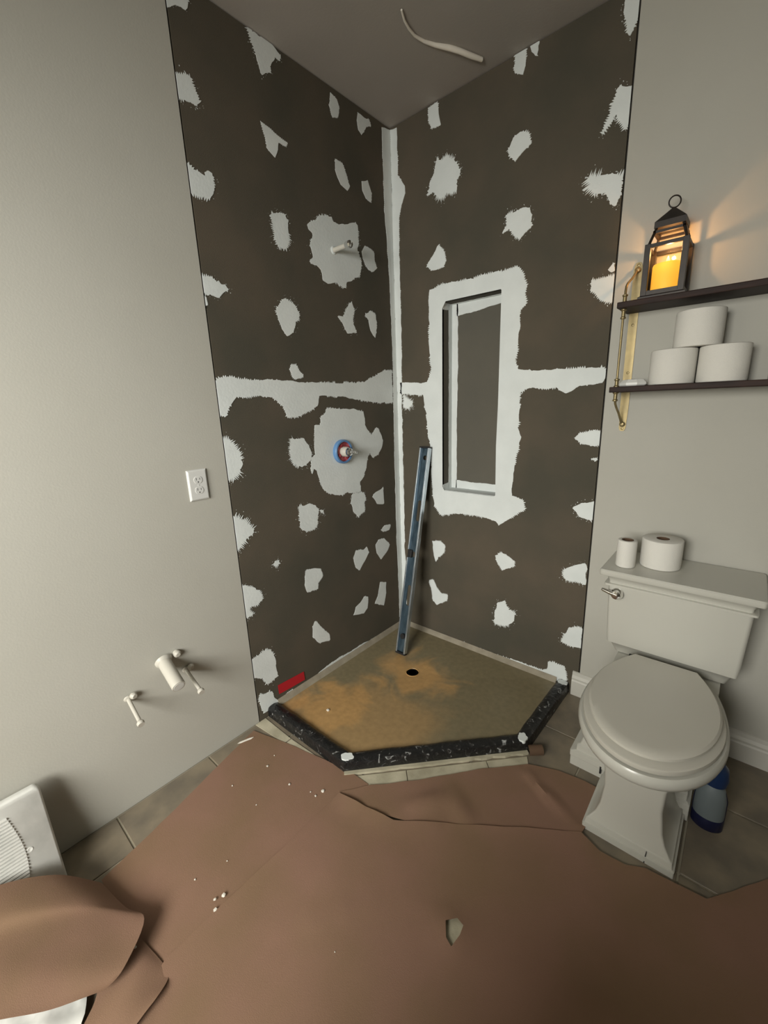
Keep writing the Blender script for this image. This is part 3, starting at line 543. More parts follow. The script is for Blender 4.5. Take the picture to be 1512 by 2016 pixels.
# pan surface: rings sloping to the drain
dc = Vector((0.351, -0.369)); DR = 0.024
bm = bmesh.new(); nseg = 72
def edge_hit(a):
    d = Vector((math.cos(a), math.sin(a))); best = None
    for i in range(len(poly)):
        p = Vector(poly[i]); q = Vector(poly[(i+1) % len(poly)]); e = q-p
        den = d.x*e.y-d.y*e.x
        if abs(den) < 1e-9: continue
        t = ((p.x-dc.x)*e.y-(p.y-dc.y)*e.x)/den; s = ((p.x-dc.x)*d.y-(p.y-dc.y)*d.x)/den
        if t > 0 and -1e-6 <= s <= 1+1e-6 and (best is None or t < best): best = t
    return best
angs = sorted([2*PI*i/nseg for i in range(nseg)]+[math.atan2(p[1]-dc.y, p[0]-dc.x) % (2*PI) for p in poly])
rings = []
for f in (0.0, 0.03, 0.08, 0.2, 0.35, 0.5, 0.65, 0.8, 0.92, 1.0):
    ring = []
    for a in angs:
        tmax = edge_hit(a); t = DR+(tmax-DR)*f
        z = 0.012+0.020*f + (0.001*noise.noise(Vector((t*6*math.cos(a), t*6*math.sin(a), 0))))
        if f == 0: z = 0.010
        ring.append(bm.verts.new((dc.x+t*math.cos(a), dc.y+t*math.sin(a), z)))
    rings.append(ring)
for k in range(len(rings)-1):
    for i in range(len(angs)): bm.faces.new((rings[k][i], rings[k][(i+1) % len(angs)], rings[k+1][(i+1) % len(angs)], rings[k+1][i]))
low = [bm.verts.new((v.co.x, v.co.y, -0.003)) for v in rings[-1]]
for i in range(len(angs)): bm.faces.new((rings[-1][i], rings[-1][(i+1) % len(angs)], low[(i+1) % len(angs)], low[i]))
bmesh.ops.recalc_face_normals(bm, faces=bm.faces)
obj('pan_base', bm, PANM, pan, smooth=True)
dr = obj('drain', lathe([(0.0, -0.03), (0.0215, -0.03), (0.0215, 0.010), (0.0245, 0.0112), (0.0245, 0.004), (0.0245, -0.03)], (dc.x, dc.y, 0.001), n=32), BLACK, pan, smooth=True)
obj('drain_ring', lathe([(0.0365, 0.0), (0.036, 0.0028), (0.034, 0.0032), (0.0325, 0.0)], (dc.x, dc.y, 0.0118), n=40), PANM, pan, smooth=True)
# curb: three membrane-wrapped lengths, lumpy
def curb(i):
    o0, o1 = Vector(out_pts[i]), Vector(out_pts[i+1]); i0, i1 = Vector(inn_pts[i]), Vector(inn_pts[i+1])
    n = 30; rings = []
    prof = [(0, 0.0), (0.0, 0.034), (0.08, 0.046), (0.3, 0.052), (0.62, 0.053), (0.88, 0.047), (1.0, 0.038), (1.0, 0.0)]
    for k in range(n+1):
        f = k/n; a = o0.lerp(o1, f); b_ = i0.lerp(i1, f); r = []
        for s, z in prof:
            p = a.lerp(b_, s)
            lump = noise.noise(Vector((p.x*22, p.y*22, z*30)))*0.004 if 0 < z else 0
            r.append((p.x, p.y, max(z+lump, 0)))
        rings.append(r)
    return loft(rings)
for i in range(3): obj('curb_section', curb(i), MEMB, pan, smooth=True)
def smear(x, y, rx, ry, z, rot=0.0, name='thinset_smear'):
    n = 26; pts = []
    for i in range(n):
        a = 2*PI*i/n; r = 1+0.35*noise.noise(Vector((math.cos(a)*1.7+x*9, math.sin(a)*1.7+y*9, 5)))
        u, v = rx*r*math.cos(a), ry*r*math.sin(a)
        pts.append((x+u*math.cos(rot)-v*math.sin(rot), y+u*math.sin(rot)+v*math.cos(rot)))
    obj(name, prism(pts, z-0.012, z), MUD, pan)
smear(0.506, -1.010, 0.024, 0.018, 0.0545, 0.6); smear(1.008, -0.480, 0.020, 0.024, 0.0545, 0.4); smear(1.020, -0.022, 0.022, 0.018, 0.0550)
obj('thinset_chip', box(0.218, 0.231, -0.868, -0.858, 0.028, 0.034, 0.002), CHIP, pan)
# pale mortar fillets along the two walls and the right curb
obj('mortar_fillet', loft([[(0.003, y, 0.028), (0.020, y, 0.031), (0.003, y, 0.058)] for y in (-0.985, -0.004)]), FILL, pan)
obj('mortar_fillet', loft([[(x, -0.003, 0.028), (x, -0.020, 0.031), (x, -0.003, 0.056)] for x in (0.004, 0.985)]), FILL, pan)
# thinset on the outer foot of the front curb
for i in (0, 1):
    o0, o1 = Vector(out_pts[i]), Vector(out_pts[i+1]); d = (o1-o0).normalized(); nn = Vector((d.y, -d.x))
    if i == 0: continue
    ol = []
    for k in range(31):
        p = o0.lerp(o1, k/30); ol.append(tuple(p-nn*0.004))
    for k in range(30, -1, -1):
        p = o0.lerp(o1, k/30); ol.append(tuple(p+nn*(0.014+0.006*noise.noise(Vector((k*0.6, 2, 1))))))
    obj('thinset_smear', prism(ol, 0.0, 0.010), CREAM, pan)

# ------------------------------------------------------------------ aluminium level in the corner
lv = thing('spirit_level', 'long bluish aluminium spirit level with slotted web leaning in the shower corner', 'level', (0.21, -0.289, 0.034))
LN = 1.178; ang = math.atan2(0.267, 1.150)
lv.rotation_euler = (-ang, 0, 0)
def lobj(name, b, mt, parent=lv, **k):
    me = bpy.data.meshes.new(name); b.to_mesh(me); b.free(); me.materials.append(mt)
    o = bpy.data.objects.new(name, me); COL.objects.link(o); o.parent = parent; return o
def circ(cx, cz, r, n=24, rz=None): return [(cx+r*math.cos(2*PI*i/n), cz+(rz or r)*math.sin(2*PI*i/n)) for i in range(n)]
def slot(cx, c0, c1, r):
    return [(cx+r*math.cos(PI+PI*i/12), c0+r*math.sin(PI+PI*i/12)) for i in range(13)]+[(cx+r*math.cos(PI*i/12), c1+r*math.sin(PI*i/12)) for i in range(13)]
ww = 0.0265
pv = lambda u, v, w_: (u, w_, v)
lobj('web', prism([(-ww, 0.004), (ww, 0.004), (ww, LN-0.004), (-ww, LN-0.004)], -0.0025, 0.0025,
     [circ(0, LN-0.058, 0.013), slot(0, 0.775, 0.870, 0.0125), circ(0, 0.575, 0.016), slot(0, 0.290, 0.385, 0.0125), circ(0, 0.10, 0.015)], lambda u, v, w_: (u, w_+0.0075, v)), ALUD)
fr = bmesh.new(); box(ww, ww+0.006, -0.0125, 0.0125, 0.004, LN-0.004, 0.0012, bm=fr)
box(ww-0.004, ww, -0.0125, -0.0100, 0.004, LN-0.004, 0.0008, bm=fr)
lobj('rail', fr, ALU)
fl_ = bmesh.new(); box(-ww-0.006, -ww, -0.0125, 0.0125, 0.004, 0.555, 0.0012, bm=fl_); box(-ww-0.006, -ww, -0.0125, 0.0125, 0.600, LN-0.004, 0.0012, bm=fl_)
box(-ww, -ww+0.003, -0.0125, -0.0100, 0.004, 0.555, 0.0008, bm=fl_); box(-ww, -ww+0.003, -0.0125, -0.0100, 0.600, LN-0.004, 0.0008, bm=fl_)
lobj('rail', fl_, ALU)
lobj('vial_housing', box(-ww-0.004, -ww+0.022, -0.010, 0.010, 0.556, 0.599, 0.002), BLACK)
lobj('vial_housing', lathe([(0.0, -0.009), (0.0155, -0.009), (0.0155, 0.009), (0.0, 0.009)], (0, 0, 0.10), 'y', 20), BLACK)
for z0, z1 in ((-0.004, 0.006), (LN-0.006, LN+0.003)):
    lobj('end_cap', box(-ww-0.007, ww+0.007, -0.0135, 0.0135, z0, z1, 0.002), BLACK)

# ------------------------------------------------------------------ plumbing
va = thing('shower_valve', 'shower valve cartridge in a blue and red plaster guard on left backer wall', 'valve', (0.0018, -0.462, 1.195))
vc = (0.0018, -0.462, 1.195)
obj('plaster_guard', lathe([(0.060, 0.0), (0.060, 0.018), (0.057, 0.022), (0.050, 0.022), (0.0485, 0.018), (0.0485, 0.002)], vc, 'x', 40), BLUEP, va, smooth=True)
obj('guard_face', lathe([(0.0, 0.012), (0.046, 0.012), (0.048, 0.016), (0.0484, 0.003)], vc, 'x', 32), REDP, va, smooth=True)
for k in range(4):
    a = k*PI/2+0.5
    obj('screw_boss', lathe([(0.0, 0.016), (0.008, 0.016), (0.008, 0.010)], (vc[0]+0.002, vc[1]+0.034*math.cos(a), vc[2]+0.034*math.sin(a)), 'x', 12), REDP, va)
obj('cartridge', lathe([(0.025, 0.010), (0.025, 0.040), (0.022, 0.046), (0.016, 0.048), (0.0, 0.048)], vc, 'x', 32), PIPEW, va, smooth=True)
obj('bonnet_nut', lathe([(0.019, 0.046), (0.021, 0.050), (0.021, 0.058), (0.018, 0.064), (0.012, 0.066), (0.0, 0.066)], vc, 'x', 10), CHROME, va)
obj('stem', lathe([(0.009, 0.064), (0.009, 0.086), (0.006, 0.090), (0.006, 0.106), (0.0, 0.108)], vc, 'x', 16), CHROME, va, smooth=True)
ar = thing('shower_arm_stub', 'capped pale shower arm stub poking out of upper left backer wall', 'pipe', (0.0018, -0.436, 2.108))
ac = (0.0018, -0.436, 2.108)
obj('pipe', lathe([(0.0105, 0.0), (0.0105, 0.085), (0.0, 0.085)], ac, 'x', 20), PIPEW, ar, smooth=True)
obj('cap', lathe([(0.0, 0.083), (0.0150, 0.083), (0.0165, 0.090), (0.0165, 0.104), (0.013, 0.112), (0.0, 0.114)], ac, 'x', 8), CHROME, ar)
obj('mud_ring', lathe([(0.018, 0.0), (0.014, 0.004), (0.0106, 0.005)], ac, 'x', 20), MUD, ar, smooth=True)

def stub(name, label, base, tip, r, knob=True, waste=False):
    t = thing(name, label, 'pipe', base)
    B, Tp = Vector(base), Vector(tip); d = (Tp-B).normalized()
    if waste:
        obj('pipe', tube([B, B+(Tp-B)*0.5, Tp-d*0.004, Tp], [r, r, r, r*0.96], 28), PIPEW, t, smooth=True)
        obj('end_cap', tube([Tp-d*0.004, Tp+d*0.0008, Tp+d*0.001], [r*0.80, r*0.80, r*0.76], 28), VENTW, t)
        obj('wall_collar', tube([B, B+d*0.006, B+d*0.012], [r*1.35, r*1.25, r*1.02], 24), PIPEW, t, smooth=True)
        obj('stop_knob', tube([B+Vector((0.0, 0.048, 0.012)), B+Vector((0.014, 0.048, 0.010)), B+Vector((0.020, 0.048, 0.009))], [0.013, 0.014, 0.008], 16), PIPEW, t, smooth=True)
    else:
        obj('pipe', tube([B, Tp], [r, r], 16), PIPEW, t, smooth=True)
        obj('end_cap', tube([Tp-d*0.016, Tp-d*0.006, Tp+d*0.004], [r*1.0, r*1.85, r*1.6], 14), PIPEW, t, smooth=True)
        obj('wall_collar', tube([B, B+d*0.004, B+d*0.008], [r*2.0, r*1.9, r*1.1], 20), PIPEW, t, smooth=True)
        obj('stop_knob', tube([B+Vector((0.006, 0.013, 0.008)), B+Vector((0.014, 0.016, 0.008)), B+Vector((0.022, 0.018, 0.007))], [0.010, 0.013, 0.008], 14), PIPEW, t, smooth=True)
    return t
stub('drain_pipe_stub', 'thick white capped waste pipe sticking out low on left wall', (0.0, -1.443, 0.512), (0.125, -1.448, 0.462), 0.0235, waste=True)
stub('water_pipe_stub', 'thin white capped water pipe just right of the thick waste pipe', (0.0, -1.371, 0.437), (0.128, -1.376, 0.398), 0.0068)
stub('water_pipe_stub', 'thin white capped water pipe left of and below the thick waste pipe', (0.0, -1.579, 0.433), (0.118, -1.584, 0.392), 0.0068)

# ------------------------------------------------------------------ outlet
oc = (-1.2155, 1.148)
ot = thing('wall_outlet', 'white duplex electrical outlet with cover plate on left beige wall', 'outlet', (0, oc[0], oc[1]))
ow, oh = 0.0375, 0.0585
obj('cover_plate', loft([[(x, oc[0]-ow+i, oc[1]-oh+i), (x, oc[0]+ow-i, oc[1]-oh+i), (x, oc[0]+ow-i, oc[1]+oh-i), (x, oc[0]-ow+i, oc[1]+oh-i)] for x, i in ((0.0002, 0), (0.004, 0.0005), (0.0075, 0.005), (0.0078, 0.007))]), WHITE, ot)
for s in (-1, 1):
    cz = oc[1]+s*0.0195
    face = obj('receptacle', loft([[(x, oc[0]+0.0165*k*math.cos(2*PI*i/20)*(1.0), cz+0.0155*k*max(-0.86, min(0.86, math.sin(2*PI*i/20)))) for i in range(20)] for x, k in ((0.0070, 1.0), (0.0088, 1.0), (0.0092, 0.95))]), WHITE, ot)
    for dy, h in ((-0.0065, 0.0045), (0.0065, 0.0036)):
        obj('slot', box(0.0090, 0.0094, oc[0]+dy-0.0009, oc[0]+dy+0.0009, cz+0.002-h+0.002, cz+0.002+h+0.002), BLACK, face)
    obj('ground_hole', lathe([(0.0, 0.0004), (0.0024, 0.0004), (0.0024, 0.0)], (0.0090, oc[0], cz-0.0075), 'x', 12), BLACK, face)
obj('screw', lathe([(0.0, 0.0008), (0.003, 0.0006), (0.0032, 0.0)], (0.0079, oc[0], oc[1]), 'x', 12), WHITE, ot)

# red tape on the left backer wall
tag(obj('tape_strip', prism([(-0.974, 0.080), (-0.976, 0.130), (-0.820, 0.119), (-0.817, 0.071), (-0.90, 0.074)], 0.0022, 0.0030, (), PLc), RED),
    'short strip of bright red tape low on the left backer wall by the curb', 'tape')
# curved bead of paint hanging on the ceiling
cp = [(0.445, -0.470), (0.430, -0.435), (0.421, -0.395), (0.416, -0.355), (0.424, -0.305), (0.445, -0.262), (0.478, -0.218), (0.503, -0.180), (0.525, -0.130), (0.545, -0.080)]
tag(obj('caulk_strand', tube([(x, y, H-0.006-0.004*math.sin(i)) for i, (x, y) in enumerate(cp)], [0.0035, 0.004, 0.0045, 0.005, 0.006, 0.008, 0.010, 0.0095, 0.0095, 0.008], 10), CHIP, smooth=True),
    'curved pale strand of caulk stuck on the ceiling above the shower', 'caulk')

# ------------------------------------------------------------------ shelves
def shelf(label, z0, z1):
    t = thing('wall_shelf', label, 'shelf', (1.138, -0.08, z0))
    obj('shelf_board', box(1.138, 1.92, -0.158, -0.001, z0, z1, 0.003), WOOD, t)
shelf('dark wooden upper wall shelf carrying the bronze lantern', 1.7165, 1.7365)
shelf('dark wooden lower wall shelf carrying toilet paper rolls', 1.4290, 1.4490)
br = thing('shelf_bracket', 'brass shelf bracket with wall strip and curved rod at shelves left end', 'bracket', (1.160, 0, 1.283))
def strip_outline():
    pts = []
    for z, hw in ((1.278, 0.0), (1.280, 0.008), (1.290, 0.012), (1.31, 0.0125), (1.36, 0.015), (1.86, 0.015), (1.88, 0.012), (1.888, 0.008), (1.890, 0.0)): pts.append((1.163+hw, z))
    return pts+[(2*1.163-x, z) for x, z in pts[::-1][1:-1]]
obj('wall_strip', prism(strip_outline(), 0.0002, 0.0045, (), PBc), BRASS, br)
yr = -0.118; xr_ = 1.153
rod = [(xr_+0.010, -0.010, 1.868), (xr_+0.009, -0.016, 1.862), (xr_+0.007, -0.034, 1.845), (xr_+0.004, -0.062, 1.825), (xr_, -0.095, 1.806), (xr_, -0.112, 1.793), (xr_, yr, 1.775), (xr_, yr, 1.70), (xr_, yr, 1.50), (xr_, yr, 1.405), (xr_, -0.110, 1.388), (xr_, -0.085, 1.372), (xr_+0.003, -0.055, 1.350), (xr_+0.006, -0.030, 1.325), (xr_+0.009, -0.014, 1.305), (xr_+0.010, -0.010, 1.300)]
obj('rod', tube(rod, 0.0042, 12), BRASS, br, smooth=True)
for z in (1.7365, 1.449):
    obj('collar', lathe([(0.0045, 0.030), (0.009, 0.028), (0.009, 0.024), (0.0065, 0.021), (0.0065, 0.006), (0.010, 0.003), (0.010, 0.0)], (xr_, yr, z), 'z', 20), BRASS, br, smooth=True)
for z in (1.7165, 1.4290):
    obj('collar', lathe([(0.010, 0.0), (0.010, -0.003), (0.0065, -0.006), (0.0065, -0.024), (0.009, -0.027), (0.009, -0.031), (0.0045, -0.033)], (xr_, yr, z), 'z', 20), BRASS, br, smooth=True)
for z in (1.862, 1.306):
    obj('finial', lathe([(0.0, -0.022), (0.007, -0.020), (0.010, -0.014), (0.008, -0.008), (0.006, -0.004)], (1.163, 0, z), 'y', 18), BRASS, br, smooth=True)
for z in (1.880, 1.675, 1.502, 1.288):
    obj('screw', lathe([(0.0, -0.0065), (0.004, -0.006), (0.005, -0.0045)], (1.163, 0, z), 'y', 12), BRASS, br)

# ------------------------------------------------------------------ lantern and candle
LX, LY, LZ = 1.266, -0.082, 1.7365; hw = 0.062
la = thing('candle_lantern', 'dark bronze glass lantern with pyramid roof and ring on upper shelf', 'lantern', (LX, LY, LZ))
obj('base_plate', rect_loft([(LX-hw-.006, LX+hw+.006, LY-hw-.006, LY+hw+.006, LZ), (LX-hw-.006, LX+hw+.006, LY-hw-.006, LY+hw+.006, LZ+.006), (LX-hw, LX+hw, LY-hw, LY+hw, LZ+.010)]), DARKB, la)
zt = LZ+0.168; pw = 0.0088; ze = LZ+0.222; re = 0.036
for sx in (-1, 1):
    for sy in (-1, 1):
        px, py = LX+sx*(hw-pw), LY+sy*(hw-pw)
        obj('post', box(px-pw, px+pw, py-pw, py+pw, LZ+0.008, zt, 0.001), DARKB, la)
        obj('strut', tube([(px, py, zt-0.004), (LX+sx*re, LY+sy*re, ze)], 0.0048, 6), DARKB, la)
def frame(z0, z1, h, t):
    b = bmesh.new()
    box(LX-h, LX+h, LY-h, LY-h+t, z0, z1, bm=b); box(LX-h, LX+h, LY+h-t, LY+h, z0, z1, bm=b)
    box(LX-h, LX-h+t, LY-h, LY+h, z0, z1, bm=b); box(LX+h-t, LX+h, LY-h, LY+h, z0, z1, bm=b)
    return b
obj('bottom_rail', frame(LZ+0.008, LZ+0.024, hw-0.0015, 0.010), DARKB, la)
obj('top_rail', frame(zt-0.012, zt-0.001, hw-0.0015, 0.009), DARKB, la)
obj('neck_rail', frame(LZ+0.200, LZ+0.208, 0.0455, 0.008), DARKB, la)
eh = 0.044
obj('roof', loft([[(LX+sx*h, LY+sy*h, z) for sx, sy in ((-1, -1), (1, -1), (1, 1), (-1, 1))] for h, z in ((eh, ze-0.006), (eh, ze+0.012), (0.006, ze+0.052), (0.004, ze+0.055))]), DARKB, la)
rr = 0.0175; rz = ze+0.055+rr
obj('hanging_ring', tube([(LX+rr*math.cos(2*PI*i/28)*0.90, LY+rr*math.cos(2*PI*i/28)*0.35, rz+rr*math.sin(2*PI*i/28)) for i in range(28)], 0.0022, 8, closed=True), DARKB, la, smooth=True)
for ax, s in (('y', -1), ('y', 1), ('x', -1), ('x', 1)):
    i = hw-0.007; g = 0.0008
    if ax == 'y': b = box(LX-i+.01, LX+i-.01, LY+s*i-g, LY+s*i+g, LZ+0.020, zt-0.009)
    else: b = box(LX+s*i-g, LX+s*i+g, LY-i+.01, LY+i-.01, LZ+0.020, zt-0.009)
    obj('glass_pane', b, GLASS, la)
CZ = LZ+0.0102
ca = thing('flameless_candle', 'glowing yellow pillar candle standing inside the bronze lantern', 'candle', (LX, LY, CZ))
obj('wax_body', lathe([(0.0, 0.0), (0.0425, 0.0), (0.043, 0.004), (0.043, 0.094), (0.041, 0.099), (0.037, 0.099), (0.030, 0.092), (0.0, 0.089)], (LX, LY, CZ), 'z', 40), WAX, ca, smooth=True)
obj('flame', lathe([(0.0, 0.089), (0.0045, 0.094), (0.0065, 0.103), (0.0045, 0.114), (0.0015, 0.122), (0.0, 0.124)], (LX, LY, CZ), 'z', 16), FLAME, ca, smooth=True)
ld = bpy.data.lights.new('candle_glow', 'POINT'); ld.energy = 1.1; ld.color = (1.0, 0.50, 0.18); ld.shadow_soft_size = 0.006
lo_ = bpy.data.objects.new('candle_glow', ld); COL.objects.link(lo_); lo_.location = (LX, LY, CZ+0.140)

# ------------------------------------------------------------------ toilet paper
def roll(label, x, y, z, r, h, rc=0.0215, group=None):
    t = thing('toilet_roll', label, 'toilet roll', (x, y, z), group)
    e = min(0.004, (r-rc)/3)
    b = lathe([(rc, 0.001), (r-e, 0.0), (r-e*0.3, e*0.4), (r, e*1.3), (r, h-e*1.3), (r-e*0.3, h-e*0.4), (r-e, h), (rc, h-0.001), (rc, 0.001)], (x, y, z), 'z', 48)
    bmesh.ops.recalc_face_normals(b, faces=b.faces)
    obj('paper', b, TP, t, smooth=True)
    obj('core', lathe([(rc-0.0002, 0.001), (rc-0.0002, h-0.001), (rc-0.0016, h-0.001), (rc-0.0016, 0.001), (rc-0.0002, 0.001)], (x, y, z), 'z', 32), CARD, t, smooth=True)
roll('fat white toilet roll at left of bottom pair on lower shelf', 1.318, -0.084, 1.449, 0.0690, 0.1165)
roll('fat white toilet roll at right of bottom pair on lower shelf', 1.4585, -0.084, 1.449, 0.0690, 0.1165)
roll('fat white toilet roll stacked on top of two others on lower shelf', 1.380, -0.084, 1.566, 0.0690, 0.1165)
roll('white toilet roll cut off by right photo edge on lower shelf', 1.635, -0.084, 1.449, 0.0600, 0.100)
roll('nearly used thin toilet roll at left end of tank lid', 1.2625, -0.205, 0.7862, 0.0330, 0.105, 0.0205)
roll('thick white toilet roll on tank lid beside the thin one', 1.364, -0.130, 0.7862, 0.0665, 0.108)
# small white gadget on the lower shelf
sg = thing('air_freshener', 'small flat white octagonal gadget at left end of lower shelf', 'gadget', (1.208, -0.118, 1.449))
def octo(r, z): return [(1.208+r*1.15*math.cos(PI/8+PI*i/4), -0.118+r*0.8*math.sin(PI/8+PI*i/4), z) for i in range(8)]
obj('body', loft([octo(0.034, 1.449), octo(0.040, 1.453), octo(0.040, 1.461), octo(0.030, 1.472), octo(0.022, 1.473)]), WHITE, sg)
obj('button', lathe([(0.0, 0.0015), (0.006, 0.001), (0.007, 0.0)], (1.208, -0.118, 1.473), 'z', 16), ALU, sg)

# ------------------------------------------------------------------ toilet
TX = 1.433
to = thing('toilet', 'off-white two-piece toilet with stepped square pedestal, lid closed', 'toilet', (TX, -0.40, 0))
def rb(x0, x1, y0, y1, z, r):
    pts = []
    for cx, cy, a0 in ((x1-r, y1-r, 0), (x0+r, y1-r, PI/2), (x0+r, y0+r, PI), (x1-r, y0+r, 1.5*PI)):
        for k in range(5): a = a0+k*PI/8; pts.append((cx+r*math.cos(a), cy+r*math.sin(a), z))
    return pts
obj('tank', loft([rb(TX-.178, TX+.178, -.178, -.030, .404, .012), rb(TX-.194, TX+.194, -.196, -.028, .446, .012), rb(TX-.206, TX+.206, -.212, -.025, .455, .014), rb(TX-.209, TX+.209, -.218, -.022, .50, .014), rb(TX-.2155, TX+.2155, -.238, -.018, .710, .014)]), PORC, to, smooth=True)
obj('tank_lid', loft([rb(TX-.2165, TX+.2165, -.240, -.016, .7095, .010), rb(TX-.226, TX+.226, -.250, -.014, .7105, .010), rb(TX-.226, TX+.226, -.250, -.014, .718, .010),
    rb(TX-.2125, TX+.2125, -.240, -.014, .7195, .010), rb(TX-.2135, TX+.2135, -.241, -.014, .730, .010), rb(TX-.2190, TX+.2190, -.250, -.014, .746, .010), rb(TX-.228, TX+.228, -.266, -.014, .757, .010), rb(TX-.231, TX+.231, -.276, -.014, .762, .010),
    rb(TX-.237, TX+.237, -.289, -.014, .7625, .010), rb(TX-.2385, TX+.2385, -.292, -.014, .768, .011), rb(TX-.2385, TX+.2385, -.292, -.014, .781, .011), rb(TX-.235, TX+.235, -.288, -.016, .786, .010)]), PORC, to, smooth=True)
fl2 = bmesh.new()
lathe([(0.0, -0.034), (0.016, -0.030), (0.023, -0.016), (0.021, -0.004), (0.015, 0.0)], (TX-.180, -.234, .681), 'y', 20, bm=fl2)
obj('flush_lever', tube([(TX-.180, -.256, .681), (TX-.20, -.258, .685), (TX-.226, -.256, .691), (TX-.231, -.255, .692)], [0.012, 0.0085, 0.007, 0.005], 12, bm=fl2), CHROME, to, smooth=True)
def egg(hw_, yf, yb, wb, z, yc=-0.50, n=28, cx=TX):
    R_ = []
    for i in range(n+1):   # front half from right to left
        a = -PI*i/n; R_.append((cx+hw_*math.cos(a), yc+(yc-yf)*math.sin(a), z))
    m_ = 12
    for i in range(1, m_+1):
        s = i/m_; R_.append((cx-(hw_*(1-(1-wb/hw_)*s**2.0)), yc+(yb-yc)*s, z))
    for i in range(m_, 0, -1):
        s = i/m_; R_.append((cx+(hw_*(1-(1-wb/hw_)*s**2.0)), yc+(yb-yc)*s, z))
    return R_
obj('bowl', loft([egg(.080, -.655, -.30, .075, .26, -.48), egg(.090, -.665, -.29, .08, .29, -.48), egg(.130, -.715, -.27, .10, .318, -.49), egg(.172, -.750, -.26, .12, .345), egg(.186, -.765, -.255, .14, .354),
    egg(.190, -.772, -.25, .15, .356), egg(.201, -.785, -.245, .155, .366), egg(.205, -.790, -.245, .16, .380), egg(.204, -.789, -.245, .16, .396), egg(.198, -.783, -.245, .155, .404)]), PORC, to, smooth=True)
obj('seat', loft([egg(.182, -.764, -.262, .11, .403), egg(.182, -.764, -.262, .11, .4085), egg(.192, -.776, -.26, .115, .4090), egg(.1935, -.778, -.26, .115, .413), egg(.1925, -.777, -.26, .115, .424), egg(.188, -.772, -.262, .11, .427)]), SEATM, to, smooth=True)
obj('seat_lid', loft([egg(.160, -.736, -.250, .095, .4265, -.49), egg(.160, -.736, -.250, .095, .4350, -.49), egg(.1775, -.753, -.240, .098, .4355, -.49), egg(.180, -.757, -.238, .10, .4385, -.49), egg(.180, -.757, -.238, .10, .4465, -.49), egg(.174, -.748, -.243, .096, .4525, -.49), egg(.152, -.724, -.250, .085, .4540, -.49)]), SEATM, to, smooth=True)
for s in (-1, 1):
    obj('hinge', box(TX+s*.075-.02, TX+s*.075+.02, -.258, -.235, .405, .430, .004), SEATM, to, smooth=True)
obj('bowl_deck', loft([rb(TX-.150, TX+.150, -.262, -.045, .30, .02), rb(TX-.165, TX+.165, -.262, -.040, .39, .02), rb(TX-.165, TX+.165, -.262, -.040, .400, .02), rb(TX-.10, TX+.10, -.180, -.05, .4005, .02), rb(TX-.10, TX+.10, -.180, -.05, .434, .02)]), PORC, to, smooth=True)
obj('pedestal', loft([rb(TX-.130, TX+.130, -.680, -.10, .0, .004), rb(TX-.130, TX+.130, -.680, -.10, .022, .004), rb(TX-.125, TX+.125, -.675, -.11, .024, .004), rb(TX-.122, TX+.122, -.672, -.12, .042, .004), rb(TX-.117, TX+.117, -.668, -.13, .045, .004),
    rb(TX-.098, TX+.098, -.662, -.16, .078, .006), rb(TX-.088, TX+.088, -.662, -.18, .115, .008), rb(TX-.080, TX+.080, -.670, -.20, .20, .010), rb(TX-.084, TX+.084, -.688, -.22, .29, .012), rb(TX-.095, TX+.095, -.700, -.24, .335, .014)]), PORC, to, smooth=True)
obj('hinge_gap_shade', box(TX-.118, TX-.096, -.236, -.222, .408, .436, .002), BLACK, to)  # black block painting the shadow gap between tank and seat lid
# slot cut at the pedestal foot
obj('foot_notch', loft([[(TX+.052, -.6808, .0), (TX+.055, -.6808, .0), (TX+.0565, -.6758, .040), (TX+.0545, -.6758, .040)], [(TX+.052, -.670, .0), (TX+.055, -.670, .0), (TX+.0565, -.665, .040), (TX+.0545, -.665, .040)]]), BLACK, to)
# wide rear plinth and its sloped flank
obj('rear_plinth', loft([rb(TX-.246, TX+.140, -.437, -.08, .0, .004), rb(TX-.246, TX+.140, -.437, -.08, .040, .004), rb(TX-.240, TX+.138, -.431, -.08, .042, .004), rb(TX-.246, TX+.140, -.447, -.08, .050, .004), rb(TX-.246, TX+.140, -.447, -.08, .072, .004), rb(TX-.226, TX+.13, -.437, -.08, .078, .004), rb(TX-.226, TX+.13, -.437, -.08, .100, .004),
    rb(TX-.218, TX+.13, -.430, -.09, .105, .01), rb(TX-.190, TX+.12, -.43, -.09, .22, .02), rb(TX-.170, TX+.12, -.43, -.09, .345, .02)]), PORC, to, smooth=True)
obj('bolt_gap', box(TX-.137, TX-.131, -.4475, -.4365, .028, .060), BLACK, to)

# ------------------------------------------------------------------ cleaning bottle behind the toilet
bo = thing('cleaner_bottle', 'blue and white cleaner bottle with blue cap behind right of pedestal', 'bottle', (1.622, -0.405, 0))
bc = (1.622, -0.405, 0)
def ov(rx, ry, z): return [(bc[0]+rx*math.cos(2*PI*i/28), bc[1]+ry*math.sin(2*PI*i/28), z) for i in range(28)]
obj('bottle_foot', loft([ov(.040, .032, 0), ov(.044, .035, .004), ov(.045, .036, .04), ov(.044, .035, .046)]), NAVY, bo, smooth=True)
obj('bottle_body', loft([ov(.0425, .034, .0455), ov(.043, .034, .06), ov(.042, .033, .12), ov(.034, .028, .155), ov(.022, .020, .17)]), LABELW, bo, smooth=True)
obj('bottle_cap', loft([ov(.026, .024, .170), ov(.034, .032, .176), ov(.037, .035, .20), ov(.032, .030, .235), ov(.020, .019, .25)]), LIQ, bo, smooth=True)
obj('side_grip', loft([ov(.0445, .014, .046), ov(.045, .016, .08), ov(.044, .015, .12), ov(.036, .012, .15)]), NAVY, bo, smooth=True)

